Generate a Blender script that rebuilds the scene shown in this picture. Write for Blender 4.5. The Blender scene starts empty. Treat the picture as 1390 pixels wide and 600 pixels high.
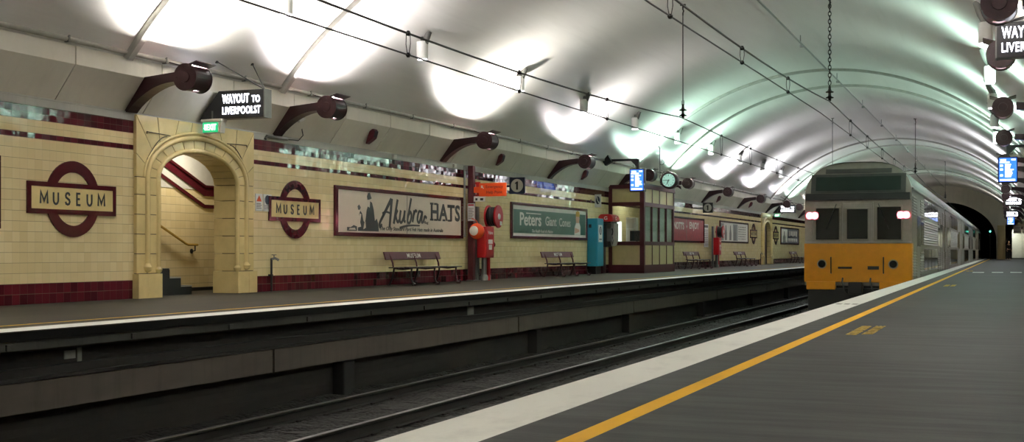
import bpy, bmesh, math, random
from mathutils import Vector, Matrix
random.seed(7)
PI = math.pi
sc = bpy.context.scene
C = sc.collection

# ------------------------------------------------------------------ camera, world, exposure
cd = bpy.data.cameras.new('camera'); cam = bpy.data.objects.new('camera', cd); C.objects.link(cam)
cam.location = (0, 0, 0.8)
cam.rotation_euler = (PI/2, 0, math.atan(673/1692))
cd.sensor_width = 36; cd.lens = 36*1692/1390; cd.shift_y = 41/1390
cd.clip_end = 400; cd.clip_start = 0.05
sc.camera = cam
w = bpy.data.worlds.new('world'); sc.world = w; w.use_nodes = True
w.node_tree.nodes['Background'].inputs[0].default_value = (0.5, 0.55, 0.6, 1)
w.node_tree.nodes['Background'].inputs[1].default_value = 0.0
vs = sc.view_settings
sc.display_settings.display_device = 'sRGB'
vs.view_transform = 'Standard'; vs.look = 'None'; vs.gamma = 1; vs.use_curve_mapping = False
vs.exposure = 2.5
sc.cycles.use_denoising = True
sc.cycles.max_bounces = 8; sc.cycles.diffuse_bounces = 4; sc.cycles.glossy_bounces = 3
sc.cycles.transparent_max_bounces = 8
sc.cycles.sample_clamp_indirect = 6.0
UP_W = 58.0        # upward lamp in each bracket lantern
DOWN_W = 5.0       # small downward aperture of each lantern
SPOT_W = 30.0      # white cylinder downlights

# ------------------------------------------------------------------ dimensions of the place (metres)
XC, RV, ZC = -6.2, 9.06, -1.69          # vault centre line, radius, centre height
WL, WR = -13.7, 1.3                     # tiled walls
Y0, Y1 = -12.0, 132.0                   # ends of the platforms
EL, ER = -9.2, -2.46                    # platform edges
ZR = -1.24                              # rail top
def vz(x): return ZC + math.sqrt(max(RV*RV - (x-XC)**2, 0))

# ------------------------------------------------------------------ materials
def lin(c):
    if isinstance(c, str):
        c = [int(c[i:i+2], 16)/255 for i in (0, 2, 4)]
    return tuple((v/12.92 if v <= .04045 else ((v+.055)/1.055)**2.4) for v in c) + (1,)
class NT:
    def __init__(s, name):
        s.m = bpy.data.materials.new(name); s.m.use_nodes = True
        s.t = s.m.node_tree; s.b = s.t.nodes['Principled BSDF']
    def n(s, typ, **kw):
        o = s.t.nodes.new(typ)
        for k, v in kw.items(): setattr(o, k, v)
        return o
    def l(s, a, b): s.t.links.new(a, b)
    def val(s, sock, v):
        if hasattr(v, 'is_output'): s.l(v, sock)
        else: sock.default_value = v
    def math(s, op, a, b=0.0, c=0.0):
        o = s.n('ShaderNodeMath', operation=op)
        s.val(o.inputs[0], a); s.val(o.inputs[1], b); s.val(o.inputs[2], c)
        return o.outputs[0]
    def mix(s, f, a, b):
        o = s.n('ShaderNodeMix', data_type='RGBA')
        s.val(o.inputs[0], f); s.val(o.inputs[6], a); s.val(o.inputs[7], b)
        return o.outputs[2]
    def xyz(s):
        tc = s.n('ShaderNodeTexCoord'); sp = s.n('ShaderNodeSeparateXYZ'); s.l(tc.outputs['Object'], sp.inputs[0])
        return tc.outputs['Object'], sp.outputs[0], sp.outputs[1], sp.outputs[2]
    def noise(s, vec, scale, detail=4, rough=.6, stretch=None):
        if stretch:
            mp = s.n('ShaderNodeMapping'); s.l(vec, mp.inputs[0]); mp.inputs['Scale'].default_value = stretch; vec = mp.outputs[0]
        o = s.n('ShaderNodeTexNoise'); s.l(vec, o.inputs['Vector'])
        o.inputs['Scale'].default_value = scale; o.inputs['Detail'].default_value = detail; o.inputs['Roughness'].default_value = rough
        return o.outputs[0]
    def ramp(s, f, a, b):
        o = s.n('ShaderNodeMapRange'); s.val(o.inputs[0], f); o.inputs[1].default_value = a; o.inputs[2].default_value = b
        return o.outputs[0]
    def bump(s, h, strength, dist=.01):
        o = s.n('ShaderNodeBump'); s.l(h, o.inputs['Height']); o.inputs['Strength'].default_value = strength; o.inputs['Distance'].default_value = dist
        s.l(o.outputs[0], s.b.inputs['Normal'])
    def out(s, col=None, rough=None, metal=None):
        if col is not None: s.val(s.b.inputs['Base Color'], col)
        if rough is not None: s.val(s.b.inputs['Roughness'], rough)
        if metal is not None: s.val(s.b.inputs['Metallic'], metal)
        return s.m
def plain(name, col, rough=.5, metal=0.0, var=.12, scale=6.0, bump=0.0):
    t = NT(name); v, x, y, z = t.xyz()
    nz = t.noise(v, scale)
    c = lin(col); d = tuple(k*(1-var) for k in c[:3]) + (1,); e = tuple(min(1, k*(1+var)) for k in c[:3]) + (1,)
    if bump: t.bump(nz, bump, .01)
    return t.out(t.mix(t.ramp(nz, .3, .7), d, e), rough, metal)
def emit(name, col, strength):
    t = NT(name); t.b.inputs['Base Color'].default_value = (.02, .02, .02, 1)
    t.b.inputs['Emission Color'].default_value = lin(col) if isinstance(col, str) else tuple(col)+(1,)
    t.b.inputs['Emission Strength'].default_value = strength
    return t.m

def tile_mat(bands=True):
    t = NT('glazed_wall_tile' if bands else 'glazed_passage_tile'); v, x, y, z = t.xyz()
    # row coordinate, piecewise by height: 157 mm cream rows, one narrow stripe row, four 100 mm rows on top
    low = t.math('DIVIDE', t.math('SUBTRACT', z, .31), .157)
    top = t.math('ADD', t.math('DIVIDE', t.math('SUBTRACT', z, 2.59), .10), 100)
    mid = t.math('ADD', t.math('DIVIDE', t.math('SUBTRACT', z, 2.51), .08), 50)
    i_mid = t.math('GREATER_THAN', z, 2.51); i_top = t.math('GREATER_THAN', z, 2.59)
    def sel(f, a, b):
        return t.math('ADD', t.math('MULTIPLY', a, t.math('SUBTRACT', 1, f)), t.math('MULTIPLY', b, f))
    row = sel(i_top, sel(i_mid, low, mid), top)
    colu = t.math('DIVIDE', y, .155)
    fr, fc = t.math('FRACT', row), t.math('FRACT', colu)
    er = t.math('MINIMUM', fr, t.math('SUBTRACT', 1, fr)); ec = t.math('MINIMUM', fc, t.math('SUBTRACT', 1, fc))
    joint_h = t.math('LESS_THAN', er, .020); joint_v = t.math('LESS_THAN', ec, .013)
    cb = t.n('ShaderNodeCombineXYZ'); t.l(t.math('FLOOR', colu), cb.inputs[0]); t.l(t.math('FLOOR', row), cb.inputs[1])
    wn = t.n('ShaderNodeTexWhiteNoise', noise_dimensions='3D'); t.l(cb.outputs[0], wn.inputs['Vector'])
    rnd, rcol = wn.outputs[0], wn.outputs[1]
    cream = t.mix(rnd, lin('dccb9b'), lin('e6d7ab'))
    stain = t.ramp(t.noise(v, .9, 5), .35, .75)
    cream = t.mix(t.math('MULTIPLY', stain, .28), cream, lin('cdb580'))
    red = t.mix(rnd, lin('3a0f17'), lin('5a1a24'))
    ismar = t.math('MAXIMUM', t.math('LESS_THAN', z, .31), t.math('MAXIMUM', t.math('MULTIPLY', i_mid, t.math('LESS_THAN', z, 2.59)), t.math('GREATER_THAN', z, 2.79)))
    col = t.mix(ismar, cream, red) if bands else cream
    jv = t.math('MULTIPLY', joint_v, .35); jh = t.math('MULTIPLY', joint_h, .75)
    col = t.mix(t.math('MAXIMUM', jv, jh), col, lin('6d624e'))
    # every tile sits a little askew, so reflections break from tile to tile
    geo = t.n('ShaderNodeNewGeometry')
    sub = t.n('ShaderNodeVectorMath', operation='SUBTRACT'); t.l(rcol, sub.inputs[0]); sub.inputs[1].default_value = (.5, .5, .5)
    scl = t.n('ShaderNodeVectorMath', operation='SCALE'); t.l(sub.outputs[0], scl.inputs[0]); scl.inputs['Scale'].default_value = .032
    wob = t.n('ShaderNodeTexNoise'); t.l(v, wob.inputs['Vector']); wob.inputs['Scale'].default_value = 9
    sub2 = t.n('ShaderNodeVectorMath', operation='SUBTRACT'); t.l(wob.outputs[1], sub2.inputs[0]); sub2.inputs[1].default_value = (.5, .5, .5)
    scl2 = t.n('ShaderNodeVectorMath', operation='SCALE'); t.l(sub2.outputs[0], scl2.inputs[0]); scl2.inputs['Scale'].default_value = .03
    ad = t.n('ShaderNodeVectorMath', operation='ADD'); t.l(geo.outputs['Normal'], ad.inputs[0]); t.l(scl.outputs[0], ad.inputs[1])
    ad2 = t.n('ShaderNodeVectorMath', operation='ADD'); t.l(ad.outputs[0], ad2.inputs[0]); t.l(scl2.outputs[0], ad2.inputs[1])
    nm = t.n('ShaderNodeVectorMath', operation='NORMALIZE'); t.l(ad2.outputs[0], nm.inputs[0])
    t.l(nm.outputs[0], t.b.inputs['Normal'])
    t.b.inputs['Specular IOR Level'].default_value = .22
    return t.out(col, t.math('ADD', .07, t.math('MULTIPLY', t.math('MAXIMUM', joint_h, joint_v), .6)))
def floor_mat(name, base, lines, edge, streak):
    """asphalt with painted lines that run along the platform; lines = [(x0, x1, colour, wear)]"""
    t = NT(name); v, x, y, z = t.xyz()
    a = t.noise(v, .7, 6, .65, streak); b = t.noise(v, 40, 3); c = t.noise(v, .35, 4, .6)
    bc = lin(base)
    col = t.mix(t.ramp(a, .38, .64), tuple(k*.42 for k in bc[:3])+(1,), tuple(k*1.75 for k in bc[:3])+(1,))
    col = t.mix(t.math('MULTIPLY', t.ramp(c, .45, .75), .35), col, tuple(k*1.9 for k in bc[:3])+(1,))
    col = t.mix(t.math('MULTIPLY', t.ramp(b, .5, .8), .3), col, tuple(k*.5 for k in bc[:3])+(1,))
    wearn = t.noise(v, 3.0, 6, .7, (1, .45, 1))
    isl = None
    for x0, x1, lc, wear in lines:
        m = t.math('MULTIPLY', t.math('GREATER_THAN', x, x0), t.math('LESS_THAN', x, x1))
        isl = m if isl is None else t.math('MAXIMUM', isl, m)
        m = t.math('MULTIPLY', m, t.math('SUBTRACT', 1, t.math('MULTIPLY', t.ramp(wearn, .52, .78), wear)))
        col = t.mix(m, col, lin(lc))
    col = t.mix(t.math('LESS_THAN', z, -.012), col, lin(edge))
    t.bump(b, .25, .004); t.b.inputs['Specular IOR Level'].default_value = .10
    return t.out(col, t.math('ADD', .45, t.math('MULTIPLY', a, .25)))
def vault_mat():
    t = NT('painted_vault'); v, x, y, z = t.xyz()
    a = t.noise(v, 1.0, 5, .6, (.5, .10, 1.2)); b = t.noise(v, 2.2, 4, .6, (2.0, .12, 2.0))
    col = t.mix(t.ramp(a, .3, .7), lin('cfcec9'), lin('e0dfdb'))
    col = t.mix(t.math('MULTIPLY', t.ramp(b, .55, .8), .18), col, lin('a5a39c'))
    t.bump(b, .25, .02)
    return t.out(col, .33)
def brick_mat():
    t = NT('sooty_brick'); v, x, y, z = t.xyz()
    cb = t.n('ShaderNodeCombineXYZ'); t.l(y, cb.inputs[0]); t.l(z, cb.inputs[1])
    br = t.n('ShaderNodeTexBrick'); t.l(cb.outputs[0], br.inputs['Vector'])
    br.inputs['Scale'].default_value = 1; br.inputs['Brick Width'].default_value = .24; br.inputs['Row Height'].default_value = .085; br.inputs['Mortar Size'].default_value = .006
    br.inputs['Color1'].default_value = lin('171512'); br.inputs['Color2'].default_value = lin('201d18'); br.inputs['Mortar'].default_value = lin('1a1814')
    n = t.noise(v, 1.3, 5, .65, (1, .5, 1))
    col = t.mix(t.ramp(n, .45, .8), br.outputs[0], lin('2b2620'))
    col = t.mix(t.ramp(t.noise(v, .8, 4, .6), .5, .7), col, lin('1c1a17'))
    t.bump(br.outputs['Fac'], .4, -.006)
    return t.out(col, .85)
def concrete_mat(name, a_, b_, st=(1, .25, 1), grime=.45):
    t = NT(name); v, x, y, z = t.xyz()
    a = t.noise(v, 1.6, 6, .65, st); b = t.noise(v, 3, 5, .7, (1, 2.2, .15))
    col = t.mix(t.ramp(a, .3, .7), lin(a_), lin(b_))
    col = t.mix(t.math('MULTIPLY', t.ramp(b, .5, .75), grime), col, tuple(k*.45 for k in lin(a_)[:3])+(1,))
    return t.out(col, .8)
def ballast_mat():
    t = NT('ballast'); v, x, y, z = t.xyz()
    vo = t.n('ShaderNodeTexVoronoi'); t.l(v, vo.inputs['Vector']); vo.inputs['Scale'].default_value = 16
    col = t.mix(t.n('ShaderNodeTexWhiteNoise').outputs[0], lin('1b1916'), lin('1b1916'))
    rnd = t.n('ShaderNodeSeparateColor'); t.l(vo.outputs['Color'], rnd.inputs[0])
    col = t.mix(rnd.outputs[0], lin('0d0c0a'), lin('211e1a'))
    t.bump(vo.outputs['Distance'], .9, -.05)
    return t.out(col, .9)
def glass_mat():
    t = NT('booth_glass')
    tr = t.n('ShaderNodeBsdfTransparent'); tr.inputs[0].default_value = (.95, .98, .96, 1)
    gl = t.n('ShaderNodeBsdfGlossy'); gl.inputs['Roughness'].default_value = .04
    fr = t.n('ShaderNodeLayerWeight'); fr.inputs[0].default_value = .5
    mx = t.n('ShaderNodeMixShader'); t.l(t.math('ADD', t.math('MULTIPLY', t.math('POWER', fr.outputs[1], 4.0), .45), .04), mx.inputs[0]); t.l(tr.outputs[0], mx.inputs[1]); t.l(gl.outputs[0], mx.inputs[2])
    t.l(mx.outputs[0], t.t.nodes['Material Output'].inputs[0])
    return t.m

M = {}
M['tile'] = tile_mat(); M['tile2'] = tile_mat(False)
M['vault'] = vault_mat()
M['brick'] = brick_mat()
M['floor_r'] = floor_mat('asphalt_near', '383938', [(-2.47, -2.065, 'e6e8e1', .22), (-1.765, -1.655, 'e8b01e', .22)], '4a4a46', (1.3, 8.0, 1))
M['floor_l'] = floor_mat('asphalt_far', '37342d', [(EL-.42, EL+.02, 'eceee8', .22), (EL-.82, EL-.74, 'd9aa28', .2)], '131312', (.8, .25, 1))
M['concrete'] = concrete_mat('grimy_concrete', '46413a', '554f46')
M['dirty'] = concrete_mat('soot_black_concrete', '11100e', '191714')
M['flange'] = concrete_mat('dusty_flange', '2c2d28', '373832')
M['ballast'] = ballast_mat()
M['panel'] = concrete_mat('painted_panel', 'd2cec0', 'dedacd', (1, .6, .4), .12)
M['cornice'] = concrete_mat('grey_cornice', 'a8a8a0', 'b2b2aa', (1, .6, .4), .2)
M['rib'] = plain('rib_paint', 'a5a49d', .6)
M['cream'] = plain('faience_cream', 'd8c48b', .16, var=.10, scale=2.5)
M['creamdark'] = plain('faience_joint', '4d4330', .7)
M['creampaint'] = plain('cream_paint', 'cdbb8b', .4, var=.06)
M['maroon'] = plain('maroon_paint', '521a23', .42, var=.15)
M['maroontile'] = plain('maroon_faience', '4c141d', .12, var=.15)
M['darkmaroon'] = plain('dark_maroon_enamel', '2a0f14', .3, var=.2)
M['endplate'] = plain('lamp_end_enamel', '301418', .35, var=.2)
M['brightpanel'] = plain('brushed_panel', 'b9b4b0', .35, .35)
M['black'] = plain('black_paint', '161618', .4)
M['steel'] = plain('rail_steel', '6d6a66', .38, 1.0)
M['rust'] = plain('rail_web_rust', '171310', .7)
M['sleeper'] = plain('sleeper_timber', '1d1915', .85, var=.3, scale=12)
M['white'] = plain('white_enamel', 'dcdcd8', .3, var=.04)
M['offwhite'] = plain('off_white', 'c9c6bb', .5, var=.05)
M['greymetal'] = plain('grey_metal', '6f706c', .4, .4)
M['galv'] = plain('galvanised', '8b8d8a', .35, .7)
M['pipe'] = plain('painted_pipe', '9a988f', .35)
M['stainless'] = plain('stainless', '9b9892', .30, 1.0, var=.08)
M['stainless2'] = plain('stainless_dull', '8b857d', .42, .55, var=.10)
M['silverpaint'] = plain('silver_paint', '8f8982', .42, .3, var=.08)
M['trainroof'] = plain('train_roof', '3d3c39', .5, .2)
M['traindark'] = plain('train_dark', '1d1e1d', .35)
M['yellow'] = plain('train_yellow', 'd98d0a', .38, var=.06)
M['trainglass'] = plain('train_glass', '131716', .06, var=.1)
M['trainglass2'] = plain('train_upper_glass', '1b2a24', .08, var=.1)
M['wire'] = plain('copper_wire', '17130f', .5, .3)
M['insul'] = plain('insulator_brown', '201512', .25)
M['red'] = plain('red_paint', 'b3131b', .3, var=.08)
M['darkred'] = plain('dark_red', '6d1016', .4)
M['orange'] = plain('orange_sign', 'e2501a', .4, var=.05)
M['blue'] = plain('dark_blue', '17233f', .35)
M['teal'] = plain('teal_blue', '1f86a3', .35, var=.07)
M['green'] = plain('poster_green', '2f5744', .4, var=.18, scale=3)
M['redposter'] = plain('poster_red', '8e1e26', .45, var=.3, scale=5)
M['posterpale'] = plain('poster_pink_white', 'd3c4b2', .2, var=.05, scale=1.5)
M['ink'] = plain('ink_black', '1e1d1c', .45)
M['ink2'] = plain('ink_grey', '55504b', .5, var=.3, scale=20)
M['skin'] = plain('skin', 'b98c70', .5)
M['denim'] = plain('dark_trousers', '23242b', .8)
M['coat'] = plain('dark_coat', '2b2523', .8)
M['hair'] = plain('dark_hair', '1c1511', .6)
M['brass'] = plain('brass', 'd8b45c', .25, .35)
M['stepblack'] = plain('step_black', '141516', .4)
M['plaster'] = plain('corridor_plaster', 'c8c6bb', .5, var=.05)
M['door'] = plain('door_brown', '2b1712', .4)
M['glass'] = glass_mat(); M['blind'] = plain('blind_grey_green', 'bfc7bb', .5)
M['yellowpaint'] = plain('stencil_yellow', 'b3942a', .6, var=.3, scale=40)
M['whitepaint'] = plain('dash_white', 'c3c9c2', .6, var=.12, scale=20)
M['greymark'] = plain('grey_mark', '74766f', .7)
M['glow'] = emit('lamp_glow', (1.0, .95, 1.0), 6)
M['signglow'] = emit('sign_letters', (.86, .88, 1.0), 2.6)
M['exitgreen'] = emit('exit_green', '12a364', .34)
M['exitwhite'] = emit('exit_white', (.9, 1.0, .95), .6)
M['screen'] = emit('screen_blue', (.02, .12, .85), .5)
M['screenwhite'] = emit('screen_white', (.7, .86, 1.0), .62)
M['dial'] = emit('clock_dial', (.45, .80, .66), .12)
M['tail'] = emit('tail_lamp', (1.0, .10, .14), 3.0)
M['tailcore'] = emit('tail_lamp_core', (1.0, .62, .66), 5)
M['siggreen'] = emit('signal_green', (.1, 1.0, .7), 1.2)
M['desklight'] = emit('desk_lamp_glow', (.95, 1.0, .92), .25)

# ------------------------------------------------------------------ mesh helpers
class MB:
    def __init__(s): s.bm = bmesh.new()
    def face(s, pts):
        try: return s.bm.faces.new([s.bm.verts.new(p) for p in pts])
        except ValueError: return None
    def box(s, x0, x1, y0, y1, z0, z1, rot=None, piv=None):
        v = [Vector((x, y, z)) for x in (x0, x1) for y in (y0, y1) for z in (z0, z1)]
        if rot is not None:
            p = Vector(piv) if piv is not None else Vector(((x0+x1)/2, (y0+y1)/2, (z0+z1)/2))
            v = [rot @ (q-p) + p for q in v]
        b = [s.bm.verts.new(q) for q in v]
        for f in ((0,1,3,2),(4,6,7,5),(0,4,5,1),(2,3,7,6),(0,2,6,4),(1,5,7,3)): s.bm.faces.new([b[i] for i in f])
        return s
    def prism(s, poly, axis, a0, a1):
        """polygon (two coordinates) extruded along axis: 'x' -> (y,z), 'y' -> (x,z), 'z' -> (x,y)"""
        def P(p, a): return {'x': (a, p[0], p[1]), 'y': (p[0], a, p[1]), 'z': (p[0], p[1], a)}[axis]
        A = [s.bm.verts.new(P(p, a0)) for p in poly]; B = [s.bm.verts.new(P(p, a1)) for p in poly]
        n = len(poly)
        s.bm.faces.new(A[::-1]); s.bm.faces.new(B)
        for i in range(n): s.bm.faces.new((A[i], A[(i+1) % n], B[(i+1) % n], B[i]))
        return s
    def tube(s, pts, r, n=8, cap=True, flat=None):
        pts = [Vector(p) for p in pts]; rings = []
        up = Vector((0, 0, 1)); prev = None
        for i, p in enumerate(pts):
            d = (pts[min(i+1, len(pts)-1)] - pts[max(i-1, 0)]).normalized()
            if prev is None:
                a = up if abs(d.z) < .9 else Vector((1, 0, 0))
                u = (a - d*a.dot(d)).normalized()
            else:
                u = (prev - d*prev.dot(d)).normalized()
            prev = u; vv = d.cross(u)
            rr = r[i] if isinstance(r, (list, tuple)) else r
            rings.append([s.bm.verts.new(p + (u*math.cos(2*PI*k/n) + vv*math.sin(2*PI*k/n))*rr) for k in range(n)])
        for a, b in zip(rings, rings[1:]):
            for k in range(n): s.bm.faces.new((a[k], a[(k+1) % n], b[(k+1) % n], b[k]))
        if cap:
            s.bm.faces.new(rings[0][::-1]); s.bm.faces.new(rings[-1])
        return s
    def lathe(s, prof, org, axis='z', n=24):
        """prof = [(radius, height along axis)]"""
        o = Vector(org); rings = []
        for r, h in prof:
            ring = []
            for k in range(n):
                a = 2*PI*k/n; c, d = r*math.cos(a), r*math.sin(a)
                q = {'z': (c, d, h), 'y': (d, h, c), 'x': (h, c, d)}[axis]
                ring.append(s.bm.verts.new(o + Vector(q)))
            rings.append(ring)
        for a, b in zip(rings, rings[1:]):
            for k in range(n): s.bm.faces.new((a[k], a[(k+1) % n], b[(k+1) % n], b[k]))
        s.bm.faces.new(rings[0][::-1]); s.bm.faces.new(rings[-1])
        return s
    def sweep(s, path, prof, closed_prof=True, cap=True):
        """path: list of (origin, u, v); prof: list of (a, b) -> origin + u*a + v*b"""
        R = [[s.bm.verts.new(Vector(o) + Vector(u)*a + Vector(v)*b) for a, b in prof] for o, u, v in path]
        n = len(prof)
        for a, b in zip(R, R[1:]):
            for k in range(n if closed_prof else n-1): s.bm.faces.new((a[k], a[(k+1) % n], b[(k+1) % n], b[k]))
        if cap and closed_prof: s.bm.faces.new(R[0][::-1]); s.bm.faces.new(R[-1])
        return s
    def text(s, body, y0, z0, wd, ht, x, bold=0.0, shear=0.0, spacing=1.0, depth=.004, mp=None):
        """lettering scaled into a box; reads towards +y, up +z, faces +x (or mapped by mp)"""
        cu = bpy.data.curves.new('t', 'FONT'); cu.body = body; cu.offset = bold; cu.shear = shear; cu.space_character = spacing
        cu.resolution_u = 3; cu.extrude = .01
        ob = bpy.data.objects.new('t', cu); me = bpy.data.meshes.new_from_object(ob)
        if not me.vertices: return s
        xs = [v.co.x for v in me.vertices]; ys = [v.co.y for v in me.vertices]
        sx = wd/(max(xs)-min(xs)); sy = ht/(max(ys)-min(ys))
        for v in me.vertices:
            q = (x + (depth if v.co.z > 0 else 0), y0 + (v.co.x-min(xs))*sx, z0 + (v.co.y-min(ys))*sy)
            v.co = mp(*q) if mp else q
        s.bm.from_mesh(me)
        bpy.data.objects.remove(ob); bpy.data.meshes.remove(me); bpy.data.curves.remove(cu)
        return s
    def build(s, name, mat, parent=None, smooth=False, bevel=0.0, kind=None, label=None, loc=None):
        bmesh.ops.recalc_face_normals(s.bm, faces=s.bm.faces)
        me = bpy.data.meshes.new(name); s.bm.to_mesh(me); s.bm.free()
        me.materials.append(M[mat] if isinstance(mat, str) else mat)
        if smooth:
            for p in me.polygons: p.use_smooth = True
            me.set_sharp_from_angle(angle=math.radians(38))
        o = bpy.data.objects.new(name, me); C.objects.link(o)
        if parent: o.parent = parent
        if loc: o.location = loc
        if bevel:
            b = o.modifiers.new('bevel', 'BEVEL'); b.width = bevel; b.segments = 2; b.limit_method = 'ANGLE'
        if kind: o['kind'] = kind
        if label: o['label'] = label
        return o
def struct(name, mb, mat, parent=None, **kw):
    return mb.build(name, mat, parent, kind='structure' if parent is None else None, **kw)
def tag(o, label, cat, group=None):
    o['label'] = label; o['category'] = cat
    if group: o['group'] = group
    return o
def thing(name, label, cat, loc=(0, 0, 0), rotz=0.0, group=None):
    o = bpy.data.objects.new(name, None); C.objects.link(o); o.empty_display_size = .1
    o.location = loc; o.rotation_euler = (0, 0, rotz)
    return tag(o, label, cat, group)
def dup(root, label, loc, rotz=None, group=None):
    r = root.copy(); C.objects.link(r); r.location = loc; r['label'] = label
    if rotz is not None: r.rotation_euler = (0, 0, rotz)
    if group: r['group'] = group
    def kids(src, dst):
        for ch in list(src.children):
            c = ch.copy(); C.objects.link(c); c.parent = dst; kids(ch, c)
    kids(root, r)
    return r
def arc(cx, cz, a, b, t0, t1, n):
    return [(cx + a*math.cos(t0+(t1-t0)*i/n), cz + b*math.sin(t0+(t1-t0)*i/n)) for i in range(n+1)]
def area_light(name, parent, loc, rot, sx, sy, power, col, spread=PI):
    l = bpy.data.lights.new(name, 'AREA'); l.shape = 'RECTANGLE'; l.size = sx; l.size_y = sy; l.energy = power; l.color = col; l.spread = spread
    o = bpy.data.objects.new(name, l); C.objects.link(o); o.parent = parent; o.location = loc; o.rotation_euler = rot
    return o
def spot_light(name, parent, loc, rot, power, col, ang, blend=.5, size=.05):
    l = bpy.data.lights.new(name, 'SPOT'); l.energy = power; l.color = col; l.spot_size = ang; l.spot_blend = blend; l.shadow_soft_size = size
    o = bpy.data.objects.new(name, l); C.objects.link(o); o.parent = parent; o.location = loc; o.rotation_euler = rot
    return o

# ================================================================== THE SETTING
A1, A2 = 18.93, 76.45                 # centres of the two archways in the left wall
# floors
b = MB(); b.box(ER-.02, WR+.2, Y0, Y1+20, -.14, 0); struct('floor', b, 'floor_r')
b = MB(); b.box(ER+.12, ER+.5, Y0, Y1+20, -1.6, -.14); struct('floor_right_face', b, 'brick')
b = MB(); b.box(WL-2.2, EL+.02, Y0, Y1, -.10, 0); struct('floor_left', b, 'floor_l')
b = MB(); b.box(EL-.06, EL-.01, Y0, Y1, -.20, -.10)
for k in range(70): b.box(EL-.01, EL+.012, 2+1.9*k, 2.09+1.9*k, -.19, -.13)
struct('trim_1', b, 'flange')
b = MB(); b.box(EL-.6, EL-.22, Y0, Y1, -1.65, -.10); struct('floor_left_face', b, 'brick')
b = MB()
yy = Y0
for L in (20.2, 6.3, 9.1, 8.4, 10.2, 9.5, 11, 12, 11, 14, 15, 17.3):
    b.box(EL-.24, EL-.04, yy+.02, yy+L-.03, -.84, -.53); yy += L
struct('trim_2', b, 'concrete')
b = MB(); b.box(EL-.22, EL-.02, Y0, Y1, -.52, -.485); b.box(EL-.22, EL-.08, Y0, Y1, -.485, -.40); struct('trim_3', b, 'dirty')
b = MB()
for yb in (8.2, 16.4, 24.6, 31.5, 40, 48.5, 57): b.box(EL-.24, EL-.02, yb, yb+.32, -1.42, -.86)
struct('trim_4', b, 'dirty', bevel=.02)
b = MB()
NX, NY = 26, 420
g = [[None]*(NY+1) for _ in range(NX+1)]
for i in range(NX+1):
    for j in range(NY+1):
        x = EL-.3 + (ER+.5-EL+.3)*i/NX; y = Y0 + (92-Y0)*j/NY
        hz = -1.40 + random.uniform(-.035, .035) + (.06 if x < EL+.25 else 0)
        g[i][j] = b.bm.verts.new((x, y, hz))
for i in range(NX):
    for j in range(NY): b.bm.faces.new((g[i][j], g[i+1][j], g[i+1][j+1], g[i][j+1]))
b.face([(EL-.3, 92, -1.4), (ER+.5, 92, -1.4), (ER+.5, 175, -1.4), (EL-.3, 175, -1.4)])
struct('floor_trackbed', b, 'ballast')
# tiled wall with the two openings
b = MB()
HO = 1.30
for y0, y1 in ((Y0, A1-HO), (A1+HO, A2-HO), (A2+HO, Y1)): b.box(WL-.3, WL, y0, y1, 0, 3.0)
for a in (A1, A2): b.box(WL-.3, WL, a-HO, a+HO, 2.75, 3.0)
struct('wall_left', b, 'tile')
b = MB(); b.box(WL-.3, WL+.02, Y0, Y1, 3.0, 3.13); b.box(WL-.3, WL+.035, Y0, Y1, 3.115, 3.14); struct('trim_5', b, 'cornice')
b = MB(); b.box(WR, WR+.3, Y0, Y1+20, 0, 3.44); struct('wall_right', b, 'tile')
# leaning panels between tiled wall and vault, with open joints
def leaning(x, sgn, zo, name):
    b = MB(); y = Y0; k = 0
    while y < Y1:
        L = min(2.1, Y1-y)
        pr = [(x, 3.13+zo), (x+sgn*.41, 3.67+zo), (x+sgn*.41, 3.95), (x-sgn*.2, 3.95), (x-sgn*.2, 3.13+zo)]
        b.prism(pr, 'y', y+.012, y+L-.012); y += L
    o = struct(name, b, 'panel')
    b = MB(); b.prism([(x-sgn*.02, 3.12+zo), (x+sgn*.385, 3.665+zo), (x+sgn*.385, 3.95), (x-sgn*.25, 3.95), (x-sgn*.25, 3.12+zo)], 'y', Y0, Y1)
    struct(name+'_backing', b, 'dirty')
leaning(WL, 1, 0, 'trim_6'); leaning(WR, -1, .28, 'trim_7')
# vault
b = MB(); t0 = math.asin((-13.29-XC)/RV); NV = 72
pts = [(XC+RV*math.sin(t0+(-2*t0)*i/NV), ZC+RV*math.cos(t0+(-2*t0)*i/NV)) for i in range(NV+1)]
pin = [(p, 0) for p in pts]
prof = pts + [(XC+(RV+.25)*math.sin(-t0-(-2*t0)*i/NV), ZC+(RV+.25)*math.cos(t0-(2*t0)*i/NV)) for i in range(NV+1)]
b.prism(prof, 'y', Y0, Y1); struct('ceiling', b, 'vault', smooth=True)
# raised ribs of the vault
RIBS = (-13+29.6-29.4, 16.5, 21.1, 45.9, 50.5, 75.3, 79.9, 104.7, 109.3)
for k, yr in enumerate(RIBS):
    if yr < Y0: yr = -8.3
    b = MB(); path = []
    for i in range(65):
        a = t0 + (-2*t0)*i/64
        o = (XC+RV*math.sin(a), yr, ZC+RV*math.cos(a)); path.append((o, (math.sin(a), 0, math.cos(a)), (0, 1, 0)))
    b.sweep(path, [(.05, -.10), (-.04, -.10), (-.085, -.065), (-.085, .065), (-.04, .10), (.05, .10)])
    struct('trim_%d' % (8+k), b, 'rib', smooth=True)
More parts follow.
